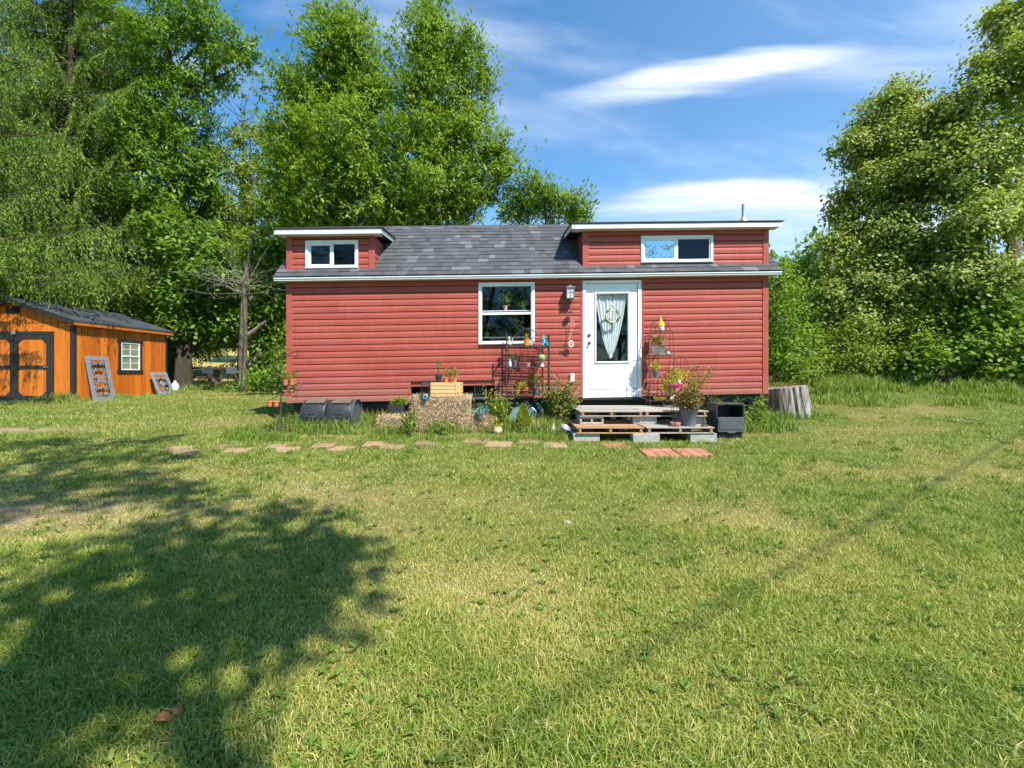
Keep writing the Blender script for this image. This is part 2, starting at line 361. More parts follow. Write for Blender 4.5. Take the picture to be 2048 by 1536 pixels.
def mk_siding():
    m, nt = newmat('red_vinyl'); f = nz(nt, 1.3, 4, .6, (1, 1, 2)); g = nz(nt, 14, 5, .65, (1, 1, .18)); h = nz(nt, 3.5, 6, .7)
    col = ramp(nt, f, [(.3, (.315, .064, .048)), (.7, (.375, .083, .062))])
    col = mixc(nt, mth(nt, 'MULTIPLY', ramp(nt, g, [(.5, (0, 0, 0)), (.8, (1, 1, 1))]), .16), col, (.46, .24, .18))
    col = mixc(nt, mth(nt, 'MULTIPLY', ramp(nt, h, [(.56, (0, 0, 0)), (.72, (1, 1, 1))]), .18), col, (.20, .075, .05))
    tc = nt.nodes.new('ShaderNodeTexCoord'); sp = nt.nodes.new('ShaderNodeSeparateXYZ'); nt.links.new(tc.outputs['Object'], sp.inputs[0])
    spl = mth(nt, 'SUBTRACT', mth(nt, 'ADD', .62, mth(nt, 'MULTIPLY', h, .5)), sp.outputs[2])
    col = mixc(nt, mth(nt, 'MULTIPLY', ramp(nt, spl, [(.05, (0, 0, 0)), (.45, (1, 1, 1))]), .5), col, (.30, .17, .12))
    outp(nt, princ(nt, col, ramp(nt, f, [(.3, (.5, .5, .5)), (.7, (.62, .62, .62))]), 0, .25, f, .05, .01)); return m
M['siding'] = mk_siding()
M['glass'] = mk_glass('window_glass', 0.025, (0.93, 0.95, 0.95)); M['glassmirror'] = mk_glass('reflective_window_glass', 0.45)
M['screen'] = mk_glass('window_screen', 0.02, (0.6, 0.6, 0.6))
def mk_shingle():
    m, nt = newmat('asphalt_shingle'); f = nz(nt, 90, 3, 0.7); big = nz(nt, 1.2, 3)
    g = mth(nt, 'ADD', attr(nt), mth(nt, 'MULTIPLY', mth(nt, 'SUBTRACT', f, 0.5), 0.35)); g = mth(nt, 'ADD', g, mth(nt, 'MULTIPLY', mth(nt, 'SUBTRACT', big, 0.5), 0.3))
    outp(nt, princ(nt, ramp(nt, g, [(0.0, (0.045, 0.046, 0.051)), (0.6, (0.092, 0.094, 0.102)), (1.0, (0.16, 0.165, 0.175))]), 0.9, 0, 0.2, f, 0.4, 0.004)); return m
M['shingle'] = mk_shingle()
G3 = lambda a, b, c: [(0.1, a), (0.5, b), (0.95, c)]
M['lf_ash'] = leafmat('ash_leaf', G3((0.05, 0.12, 0.016), (0.19, 0.30, 0.030), (0.46, 0.53, 0.09)), 0.38, 0.55, 0.2)
M['lf_dark'] = leafmat('dark_leaf', G3((0.05, 0.11, 0.016), (0.14, 0.25, 0.026), (0.32, 0.44, 0.055)), 0.40)
M['lf_mid'] = leafmat('mid_leaf', G3((0.06, 0.12, 0.014), (0.23, 0.31, 0.035), (0.48, 0.50, 0.09)), 0.40)
M['lf_bright'] = leafmat('bright_leaf', G3((0.066, 0.132, 0.015), (0.165, 0.275, 0.028), (0.330, 0.396, 0.055)), 0.45)
M['lf_linden'] = leafmat('linden_leaf', G3((0.06, 0.115, 0.024), (0.27, 0.34, 0.065), (0.58, 0.58, 0.20)), 0.42, 0.5, 0.25)
M['lf_spruce'] = leafmat('spruce_leaf', G3((0.045, 0.09, 0.018), (0.16, 0.25, 0.036), (0.38, 0.45, 0.09)), 0.32, 0.6, 0.15)
M['lf_conifer'] = leafmat('golden_conifer', G3((0.12, 0.15, 0.01), (0.28, 0.32, 0.02), (0.48, 0.48, 0.05)), 0.4)
M['lf_bronze'] = leafmat('bronze_leaf', G3((0.06, 0.07, 0.02), (0.22, 0.13, 0.05), (0.33, 0.27, 0.07)), 0.3)
M['lf_pinky'] = leafmat('pink_green_leaf', G3((0.07, 0.14, 0.02), (0.19, 0.24, 0.04), (0.45, 0.28, 0.13)), 0.4)
M['lf_yellow'] = leafmat('yellow_leaf', G3((0.22, 0.25, 0.02), (0.40, 0.40, 0.03), (0.62, 0.55, 0.05)), 0.4)
M['grassm'] = leafmat('lawn_blades', [(0.05, (0.06, 0.145, 0.018)), (0.28, (0.19, 0.28, 0.035)), (0.5, (0.40, 0.43, 0.085)), (0.72, (0.57, 0.51, 0.17)), (0.95, (0.70, 0.57, 0.30))], 0.32, 0.5, 0.35, (1.1, 1.15, 0.6))
M['tallgrass'] = leafmat('tall_blades', [(0.05, (0.069, 0.149, 0.021)), (0.4, (0.161, 0.253, 0.034)), (0.7, (0.310, 0.368, 0.081)), (0.95, (0.483, 0.414, 0.184))], 0.35, 0.5, 0.35)
def mk_ground():
    m, nt = newmat('lawn_ground'); f = nz(nt, 35, 6, 0.7); g = nz(nt, 3, 5, 0.6)
    mx = mth(nt, 'ADD', mth(nt, 'MULTIPLY', f, 0.6), mth(nt, 'MULTIPLY', g, 0.4))
    green = ramp(nt, mx, [(0.3, (0.03, 0.05, 0.010)), (0.5, (0.085, 0.11, 0.022)), (0.7, (0.20, 0.19, 0.06))])
    drycol = ramp(nt, f, [(0.3, (0.20, 0.13, 0.06)), (0.7, (0.40, 0.28, 0.14))])
    dirt = ramp(nt, f, [(0.3, (0.20, 0.135, 0.08)), (0.7, (0.42, 0.31, 0.20))])
    c = mixc(nt, mth(nt, 'MULTIPLY', attr(nt), 0.5), green, drycol)
    c = mixc(nt, attr(nt, 'bare'), c, dirt)
    outp(nt, princ(nt, c, 0.95, 0, 0.1, mx, 0.6, 0.04)); return m
M['ground'] = mk_ground()
M['field'] = simple('mown_hay_field', (0.42, 0.34, 0.10), (0.26, 0.24, 0.06), 0.6, 0.95, stretch=(0.6, 2.5, 1), bstr=0.2, detail=8)

# ------------------------------------------------------------------ ground
def build_ground():
    def grid(xs, ys, name, mat, skirt=0.0):
        X, Y = np.meshgrid(xs, ys); Z = gz(X, Y)+skirt
        v = np.stack([X, Y, Z], 2).reshape(-1, 3); nx = len(xs); ny = len(ys)
        i = np.arange((ny-1)*nx).reshape(ny-1, nx)[:, :-1].ravel()
        f = np.stack([i, i+1, i+nx+1, i+nx], 1)
        mb = MB(); mb.add(v, f, dry(v[:, 0], v[:, 1])); me = mb.mesh(name, ZERO, True)
        a = me.attributes.new('bare', 'FLOAT', 'POINT'); a.data.foreach_set('value', bare(v[:, 0], v[:, 1]).astype(np.float32))
        o = bpy.data.objects.new(name, me); COL.objects.link(o); me.materials.append(mat); o['kind'] = 'structure'; return o
    xs = np.concatenate([[-400, -200, -100, -60, -40, -30], np.arange(-22, 22.01, 0.12), [26, 32, 40, 60, 100, 200, 400]])
    ys = np.concatenate([[-100, -40, -15, -6], np.arange(-3, 20.01, 0.12)])
    grid(xs, ys, 'lawn', M['ground'])
    xs2 = np.concatenate([[-400, -200, -100], np.arange(-60, 60.1, 2.5), [100, 200, 400]])
    ys2 = np.concatenate([np.arange(20, 80, 2.0), [80, 100, 140, 200, 400]])
    ys2[0] = 19.98
    grid(xs2, ys2, 'field', M['field'], 0.0)
build_ground()

# ------------------------------------------------------------------ stepping stones list (used by the grass too)
STONES = []
for (px, py, w, big) in ((355, 896.5, 44, 0), (372, 902.5, 45, 0), (453, 893, 50, 0), (475, 900, 45, 0), (553, 893, 34, 0), (572, 899, 45, 0), (647, 890, 42, 0),
                         (683, 897, 42, 0), (752, 887, 46, 0), (782, 893, 48, 0), (852, 885, 42, 0), (952, 882, 46, 0), (998, 889, 50, 0), (1058, 882, 42, 0), (1110, 890, 46, 0),
                         (1230, 890, 50, 0), (1318, 905, 66, 1), (1384, 904, 63, 1)):
    D = 1228/(py-704); STONES.append(((px-CX)/F*D, D, w/F*D, big))

# ------------------------------------------------------------------ grass
def blades(mb, x, y, h, w, r, rng, lean=0.45, two=True):
    n = len(x); z = gz(x, y)-0.004
    a = rng.rand(n)*2*math.pi; d = np.stack([np.cos(a), np.sin(a), np.zeros(n)], 1)
    b = rng.rand(n)*2*math.pi; s_ = np.stack([np.cos(b), np.sin(b), np.zeros(n)], 1)
    P = np.stack([x, y, z], 1); le = np.abs(rng.normal(size=n))*lean+0.08
    up = np.array((0, 0, 1.0)); h = h[:, None]; w = w[:, None]; le = le[:, None]
    mid = P+h*(0.55*up+le*0.25*d); tip = P+h*((0.95-0.25*le)*up+le*0.95*d)
    if two:
        V = np.stack([P-s_*w*.5, P+s_*w*.5, mid+s_*w*.42, mid-s_*w*.42, tip], 1).reshape(-1, 3)
        i = np.arange(n)*5
        mb.add(V, np.stack([i, i+1, i+2, i+3], 1), np.repeat(r, 5))
        mb.f.append((np.stack([i+3, i+2, i+4], 1)+mb.n-len(V), None))
    else:
        V = np.stack([P-s_*w*.5, P+s_*w*.5, tip], 1).reshape(-1, 3)
        mb.add(V, np.arange(n*3).reshape(n, 3), np.repeat(r, 3))
def okmask(x, y):
    m = np.ones(len(x), bool)
    for sx, sy, w, big in STONES:
        k = 0.44 if big else 0.14
        m &= ~((np.abs(x-sx) < w*k) & (np.abs(y-sy) < w*k))
    m &= ~((x > -4.1) & (x < 4.85) & (y > 8.35) & (y < 11.3))
    m &= ~((x > 0.95) & (x < 3.1) & (y > 6.95) & (y < 8.6))
    m &= ~((x > -15.2) & (x < -11.78) & (y > 12.15) & (y < 15.6))
    return m
def lawn_grass():
    rng = np.random.RandomState(11)
    def sample(n, D0, D1, rho_pow):
        u = rng.rand(n)
        if rho_pow == 0: D = np.sqrt(D0**2+u*(D1**2-D0**2))
        else: D = D0*(D1/D0)**u
        px = rng.rand(n)*2500-230
        return (px-CX)/F*D, D
    near = MB()
    for D0, D1, pw, n in ((1.25, 3.3, 0, 230000), (2.0, 19, 1, 480000)):
        x, y = sample(n, D0, D1, pw)
        dr = dry(x, y); br = bare(x, y)
        m = okmask(x, y) & (rng.rand(n) > br*0.93) & (rng.rand(n) < ((1-sm(y, 2.1, 3.3)) if D0 < 1.5 else sm(y, 2.0, 3.2)))
        x = x[m]; y = y[m]; dr = dr[m]; n = len(x)
        tuft = fbm(x*2.3, y*2.3, 3); hh = (0.022+0.036*sm(tuft, 0.42, 0.75)+0.018*rng.rand(n))*(1-0.45*dr)
        hh *= (0.7+0.6*rng.rand(n)); scale = np.clip(y/2.4, 1, 6)**0.75
        w = (0.0026+0.0018*rng.rand(n)+0.003*(rng.rand(n) < 0.10))*scale
        r = np.clip(0.10+0.40*dr+0.58*rng.rand(n)**1.2-0.25*sm(tuft, 0.5, 0.8)+0.05, 0, 1)
        r = np.where(rng.rand(n) < 0.10+0.2*dr, 0.72+0.28*rng.rand(n), r)
        blades(near, x, y, hh, w, r, rng, 0.9, D0 < 2)
    solo('grass', near, M['grassm'], kind='stuff')
    # coarse tufts and broad weeds in the lawn
    tb = MB(); nt_ = 1000
    x0, y0 = sample(nt_, 1.5, 11, 1); k = fbm(x0*0.5+5, y0*0.5+2, 3) > 0.44; x0 = x0[k]; y0 = y0[k]
    per = 22; x = np.repeat(x0, per)+rng.normal(size=len(x0)*per)*0.04; y = np.repeat(y0, per)+rng.normal(size=len(x0)*per)*0.04
    m = okmask(x, y); x = x[m]; y = y[m]; n = len(x)
    blades(tb, x, y, 0.05+0.045*rng.rand(n), (0.004+0.004*rng.rand(n))*np.clip(y/3, 1, 4)**0.6, 0.05+0.38*rng.rand(n), rng, 1.0, True)
    nw = 1100; x, y = sample(nw, 1.4, 9, 1); m = okmask(x, y); x = x[m]; y = y[m]; n = len(x)
    per = 6; P = np.stack([np.repeat(x, per), np.repeat(y, per), np.repeat(gz(x, y)+0.015, per)], 1)
    a = rng.rand(n*per)*2*math.pi; d = np.stack([np.cos(a), np.sin(a), 0.35+0.5*rng.rand(n*per)], 1)
    tb.kites(P, d, 0.02+0.028*rng.rand(n*per), 0.009+0.009*rng.rand(n*per), rng, 0.1+0.4*np.repeat(rng.rand(n), per), 1.2, 6)
    solo('lawn_weeds', tb, M['tallgrass'], kind='stuff')
    # tall unmown strip in front of the house, along the stump and on the right hand bank
    tg = MB()
    def patch(n, xr, yr, h0, h1, dens=None, w=0.006, rr=(0.1, 0.6)):
        x = xr[0]+rng.rand(n)*(xr[1]-xr[0]); y = yr[0]+rng.rand(n)*(yr[1]-yr[0])
        q = fbm(x*1.6+3, y*2.2+1, 3); keep = rng.rand(n) < sm(q, 0.30, 0.62)*0.9+0.1
        ed = sm(x, xr[0], xr[0]+0.25)*(1-sm(x, xr[1]-0.25, xr[1]))*sm(y, yr[0], yr[0]+0.25)
        keep &= rng.rand(n) < ed+0.1
        keep &= okmask(x, y); x = x[keep]; y = y[keep]; n = len(x)
        hh = h0+(h1-h0)*sm(fbm(x*1.6+3, y*2.2+1, 3), 0.3, 0.7)*(0.5+0.7*rng.rand(n))
        blades(tg, x, y, hh, w*(0.7+0.8*rng.rand(n)), rr[0]+(rr[1]-rr[0])*rng.rand(n), rng, 0.5, True)
    patch(9000, (-4.6, 0.95), (6.75, 7.6), 0.05, 0.20, w=0.009)
    patch(12000, (-4.5, 0.95), (7.3, 8.5), 0.12, 0.38, w=0.008, rr=(0.1, 0.95))
    patch(2600, (3.15, 5.0), (7.4, 8.6), 0.12, 0.32, w=0.011)
    patch(2200, (4.7, 6.6), (9.0, 10.2), 0.08, 0.25, w=0.012)
    patch(26000, (4.6, 19), (11.3, 15.5), 0.14, 0.46, w=0.018, rr=(0.15, 0.85))
    patch(9000, (5.0, 16), (10.2, 12.2), 0.06, 0.26, w=0.016, rr=(0.2, 0.8))
    patch(2600, (-13.0, -11.4), (11.7, 12.2), 0.10, 0.40, w=0.014, rr=(0.3, 0.9))
    patch(2600, (-11.75, -11.2), (12.1, 15.8), 0.08, 0.22, w=0.014, rr=(0.3, 0.9))
    patch(5000, (-13, -4.5), (16.3, 18.3), 0.08, 0.30, w=0.018, rr=(0.1, 0.6))
    solo('tall_grass', tg, M['tallgrass'], kind='stuff')
lawn_grass()

for i, (sx, sy, w, big) in enumerate(STONES):
    mb = MB(); rng = np.random.RandomState(i); t = 0.05
    z = float(gz(sx, sy)); rz = rng.uniform(-0.12, 0.12) if not big else rng.uniform(-0.03, 0.03)
    if big:
        n = 3
        for a in range(n):
            for b in range(n):
                mb.box(((a-1)*w/n, (b-1)*w/n, 0), (w/n-0.006, w/n-0.006, t), rng.rand())
        mb.box((0, 0, -0.008), (w-0.004, w-0.004, t-0.01), 0.3)
    else:
        mb.box((0, 0, 0), (w, w*0.95, t), rng.rand())
    mb2 = MB(); mb2.m = Matrix.Translation((sx, sy, z-(0.006 if big else 0.018)))@Matrix.Rotation(math.atan(0.045), 4, 'X')@Matrix.Rotation(rz, 4, 'Z')
    for v, (a, l), r in zip(mb.v, mb.f, mb.r):
        off = mb2.n; mb2.add(v, [tuple(q-(l[0][0]-l[0][0]) for q in ff) for ff in [tuple(np.array(ff)-(min(min(z_) for z_ in l))) for ff in l]], r)
    if big: lb = ['brick-patterned red square paver in front of the pallet steps, the left one of two', 'brick-patterned red square paver in front of the pallet steps, the right one of two'][i-16]
    elif i == 15: lb = 'reddish flat paver lying at the foot of the brown pallet between the concrete blocks'
    else: lb = None
    names = ['first', 'second', 'third', 'fourth', 'fifth', 'sixth', 'seventh', 'eighth', 'ninth', 'tenth', 'eleventh', 'twelfth', 'thirteenth', 'fourteenth', 'fifteenth']
    lb = lb or 'dusty stepping stone sunk in the lawn, %s from the left in the zigzag row' % names[i]
    solo('stepping_stone', mb2, M['paver'] if (big or i == 15) else M['paverpale'], lb, 'stepping stone', (sx, sy, z), 'stepping stones in front of the red house', bevel=0.006)

# ------------------------------------------------------------------ the red house
HSX = 0.0184; X0, Y0 = -4.19, 8.49; TH = math.atan(0.23/9.08); CT, ST = math.cos(TH), math.sin(TH)
def HF(v):
    v = np.asarray(v, float); X = X0+v[:, 0]*CT-v[:, 1]*ST; Y = Y0+v[:, 0]*ST+v[:, 1]*CT
    return np.stack([X, Y, v[:, 2]+HSX*X], 1)
def HP(px, py, yl=0.0):      # photo pixel on the local plane y = yl -> local x, z
    # X = X0 + x CT - yl ST ; Y = Y0 + x ST + yl CT ; (px-CX)/F = X/Y
    k = (px-CX)/F; x = (k*(Y0+yl*CT)-X0+yl*ST)/(CT-k*ST)
    X = X0+x*CT-yl*ST; Y = Y0+x*ST+yl*CT; return x, CZ+(HY-py)/F*Y-HSX*X
def hx(px, yl=0.0): return HP(px, 700, yl)[0]
def hz(px, py, yl=0.0): return HP(px, py, yl)[1]
HL = 9.08; HD = 2.55
ZB = 0.859; ZE = 3.17           # siding bottom, eave underside
house = Thing('tiny_house', 'small red vinyl-sided house on wheels with grey shingle roof and two dormers', 'house', (0.35, 9.8, float(gz(0.35, 9.8))))
def HB(): m = MB(); m.fn = HF; return m
def siding(mb, x0, x1, z0, z1, openings, course=0.1195, y=0.0, zref=ZB, top=None):
    k0 = int(math.floor((z0-zref)/course+1e-6)); k1 = int(math.ceil((z1-zref)/course-1e-6))
    for k in range(k0, k1):
        a = max(z0, zref+k*course); b = min(z1, zref+(k+1)*course)
        if b-a < 0.004: continue
        iv = [(x0, x1)]
        for (ox0, ox1, oz0, oz1) in openings:
            if oz1 <= a+0.02 or oz0 >= b-0.02: continue
            nv = []
            for (p, q) in iv:
                if ox1 <= p or ox0 >= q: nv.append((p, q)); continue
                if ox0 > p: nv.append((p, ox0))
                if ox1 < q: nv.append((ox1, q))
            iv = nv
        zb = zref+k*course
        prof = [(y+0.021, zb), (y-0.017, zb), (y-0.0175, zb+0.006), (y-0.0205, zb+course*0.49), (y-0.0110, zb+course*0.855), (y+0.021, zb+course*0.865), (y+0.021, zb+course)]
        prof = [(py_, min(max(pz, a), b)) for py_, pz in prof]
        for (p, q) in iv:
            k_ = len(prof); n = max(1, int((q-p)/1.0)); xs = np.linspace(p, q, n+1)
            v = []; f = []
            for xx in xs:
                for (yy, zz) in prof: v.append((xx, yy, zz))
            for i in range(n):
                for j in range(k_-1): f.append((i*k_+j, (i+1)*k_+j, (i+1)*k_+j+1, i*k_+j+1))
            f.append(tuple(range(k_))); f.append(tuple(n*k_+j for j in range(k_-1, -1, -1)))
            mb.add(v, f)
# openings
wx0, wz1 = HP(957, 566); wx1, wz0 = HP(1069, 688)
dx0 = hx(1165); dx1 = hx(1282); dz1 = hz(1224, 561); dz0 = ZB+0.0
WIN = (wx0, wx1, wz0, wz1); DOOR = (dx0, dx1, dz0-0.2, dz1)
arch = (hx(822), hx(990), 0, ZB+0.26)
sb = HB(); sb.bx((0.0, 0.06, ZB), (hx(812), 0.10, ZE+0.02)); sb.bx((hx(812), 0.06, ZB+0.27), (HL, 0.10, ZE+0.02)) if False else None
sid = HB()
siding(sid, 0.07, HL-0.07, ZB, ZE, [WIN, DOOR, arch])
# backing boards behind the siding, leaving the openings free
def backing(mb, x0, x1, z0, z1, ops, ya=0.024, yb=0.06):
    xs = sorted(set([x0, x1]+[q for o in ops for q in o[:2] if x0 < q < x1]))
    for a, b in zip(xs[:-1], xs[1:]):
        segs = [(z0, z1)]
        for o in ops:
            if o[0] < (a+b)/2 < o[1]:
                ns = []
                for p, q in segs:
                    if o[2] > p: ns.append((p, min(q, o[2])))
                    if o[3] < q: ns.append((max(p, o[3]), q))
                segs = [s_ for s_ in ns if s_[1] > s_[0]]
        for p, q in segs: mb.bx((a, ya, p), (b, yb, q))
backing(sid, 0.0, HL, ZB, ZE+0.05, [WIN, DOOR, arch])
house.part('front_wall', sid, M['siding'])
jn = HB(); jr = np.random.RandomState(12)
for k in range(1, 19):
    for xj in (jr.uniform(.8, 3.2), jr.uniform(6.9, 8.6)):
        if k % 2 == 0 or jr.rand() < .3: jn.bx((xj, -.0215, ZB+k*.1195+.004), (xj+.003, -.0180, ZB+k*.1195+.06))
house.part('panel_joint', jn, M['siding'], kind='stuff')
for a, b, yy in ((-0.012, 0.10, -0.03), (HL-0.10, HL+0.012, -0.03), (dx0-0.045, dx0-0.002, -0.022), (dx1+0.002, dx1+0.045, -0.022)):
    ct = HB(); ct.bx((a, yy, ZB-0.005), (b, 0.0, ZE)); house.part('corner_trim', ct, M['siding'], bevel=0.004)
at_ = HB()
axl, axr, az = arch[0], arch[1], arch[3]
at_.add([(axl-0.16, -0.022, ZB), (axl-0.12, -0.022, ZB), (axl+0.0, -0.022, az), (axl-0.02, -0.022, az+0.03), (axl-0.16, 0, ZB), (axl-0.12, 0, ZB), (axl, 0, az), (axl-0.02, 0, az+0.03)],
        [(0, 1, 2, 3), (0, 4, 5, 1), (1, 5, 6, 2), (3, 2, 6, 7), (0, 3, 7, 4)])
at_.bx((axl-0.02, -0.022, az), (axr, 0.0, az+0.03))
house.part('wheel_arch_trim', at_, M['siding'])
# rear, ends, floor
ew = HB(); RZ = 4.60; RY = HD/2
for xx in (0.0, HL-0.05):
    ew.prism([(0.05, ZB), (HD, ZB), (HD, ZE+0.05), (RY, RZ-0.08), (0.05, ZE+0.10)], 'x', xx+0.001, xx+0.049)
ew.bx((0.05, HD-0.05, ZB), (HL-0.05, HD-0.001, ZE+0.05))
house.part('rear_and_end_walls', ew, M['siding'])
fl = HB(); fl.bx((0.06, 0.11, ZB-0.16), (HL-0.06, HD-0.06, ZB-0.01)); fl.bx((0.3, 0.2, ZB-0.28), (HL-0.3, 0.32, ZB-0.17)); fl.bx((0.3, HD-0.5, ZB-0.28), (HL-0.3, HD-0.38, ZB-0.17))
house.part('chassis', fl, M['blackpaint'])
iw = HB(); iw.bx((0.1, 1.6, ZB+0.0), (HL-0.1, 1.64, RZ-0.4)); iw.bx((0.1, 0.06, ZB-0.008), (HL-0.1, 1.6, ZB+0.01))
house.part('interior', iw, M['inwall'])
for a in (hx(850), hx(905), hx(955)):
    wt = HB(); th = np.linspace(0, 2*math.pi, 25)[:-1]
    wt.prism([(a+0.33*math.cos(t), ZB-0.05+0.33*math.sin(t)-0.06) for t in th], 'y', 0.14, 0.34); w_ = house.part('wheel', wt, M['tyre'], bevel=0.02)
    hb = HB(); hb.prism([(a+0.18*math.cos(t), ZB-0.11+0.18*math.sin(t)) for t in th], 'y', 0.125, 0.14); house.part('rim', hb, M['greypot'], w_)
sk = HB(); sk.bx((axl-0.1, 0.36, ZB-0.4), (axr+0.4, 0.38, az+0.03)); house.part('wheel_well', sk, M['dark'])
# jacks under corners
for a in (0.12, 2.2, 6.1, HL-0.3):
    j = HB(); j.bx((a, 0.12, 0.40), (a+0.10, 0.22, ZB-0.16)); house.part('jack_post', j, M['blackpaint'])

# main roof: shingle tabs on the front slope
EY = -0.20; EZ = hz(1024, 549.0, EY)+0.012     # shingle edge
RIDZ = hz(960, 451.5, RY)
sl = math.hypot(RY-EY, RIDZ-EZ); uy, uz = (RY-EY)/sl, (RIDZ-EZ)/sl
GX0 = hx(546, EY); GX1 = hx(1565, EY)
def slope(t): return EY+uy*t, EZ+uz*t
LDX0, LDX1 = hx(575), hx(749); RDX0, RDX1 = hx(1166), hx(1535)
rf = HB(); rng = np.random.RandomState(5)
rows = 14; ex = sl/rows
nv = np.array((-uz, uy))   # normal in (y, z): outward is (-uz, uy)
for k in range(rows):
    x = GX0-0.0; t0 = k*ex; t1 = (k+1)*ex+0.02
    while x < GX1:
        w = rng.uniform(0.08, 0.24); xe = min(x+w, GX1)
        if GX1-xe < 0.05: xe = GX1
        r = float(np.clip(rng.choice([0.26, 0.38, 0.52, 0.8], p=[.28, .38, .24, .10])+rng.uniform(-.08, .08), 0, 1))
        th_ = 0.011+0.004*(rng.rand() < 0.5)
        y0, z0 = slope(t0); y1, z1 = slope(t1)
        A = (y0+nv[0]*th_, z0+nv[1]*th_); B = (y1+nv[0]*0.002, z1+nv[1]*0.002)
        rf.add([(x, y0, z0), (xe, y0, z0), (xe, A[0], A[1]), (x, A[0], A[1]), (xe, B[0], B[1]), (x, B[0], B[1])], [(0, 1, 2, 3), (3, 2, 4, 5), (0, 3, 5), (1, 4, 2)], r)
        x = xe
rf.add([(GX0, EY, EZ), (GX1, EY, EZ), (GX1, RY, RIDZ), (GX0, RY, RIDZ), (GX0, EY+0.02, EZ-0.03), (GX1, EY+0.02, EZ-0.03), (GX1, RY, RIDZ-0.04), (GX0, RY, RIDZ-0.04)],
       [(0, 1, 2, 3), (7, 6, 5, 4), (0, 4, 5, 1), (0, 3, 7, 4), (1, 5, 6, 2)], 0.2)
rf.add([(GX0, RY, RIDZ), (GX1, RY, RIDZ), (GX1, HD+0.2, EZ), (GX0, HD+0.2, EZ)], [(0, 1, 2, 3)], 0.3)
x = GX0
while x < GX1:
    xe = min(x+0.3, GX1); rf.prism([(RY-0.09, RIDZ-0.075), (RY, RIDZ+0.014), (RY+0.09, RIDZ-0.075)], 'x', x, xe+0.0, float(rng.rand()*0.6)); x = xe+0.002
roof = house.part('roof', rf, M['shingle'])
fa = HB(); FZT = EZ-0.012; FZB = hz(1024, 555.3, EY+0.01)
fa.bx((GX0, EY+0.025, FZB), (GX1, EY+0.045, FZT)); fa.bx((GX0, EY+0.008, FZT-0.022), (GX1, EY+0.025, FZT+0.004))
house.part('fascia', fa, M['white'], roof, bevel=0.003)
sf = HB(); sf.bx((GX0+0.01, EY+0.045, FZB+0.004), (GX1-0.01, 0.02, FZB+0.016))
for k in range(int((GX1-GX0)/0.1)): sf.bx((GX0+0.05+k*0.1, EY+0.05, FZB-0.001), (GX0+0.056+k*0.1, -0.02, FZB+0.004))
house.part('soffit', sf, M['soffit'], roof)
vp = HB(); vx, vzt = HP(1487, 408, 0.6); vzb = hz(1487, 440, 0.6)
vp.lathe([(0.034, vzb-0.25), (0.034, vzt), (0.026, vzt), (0.026, vzt-0.02)], (vx, 0.6, 0), 14); vp.lathe([(0.10, vzb-0.09), (0.085, vzb-0.02), (0.045, vzb+0.03), (0.036, vzb+0.05)], (vx, 0.6, 0), 16)
house.part('vent_pipe', vp, M['galv'], roof, smooth=True)

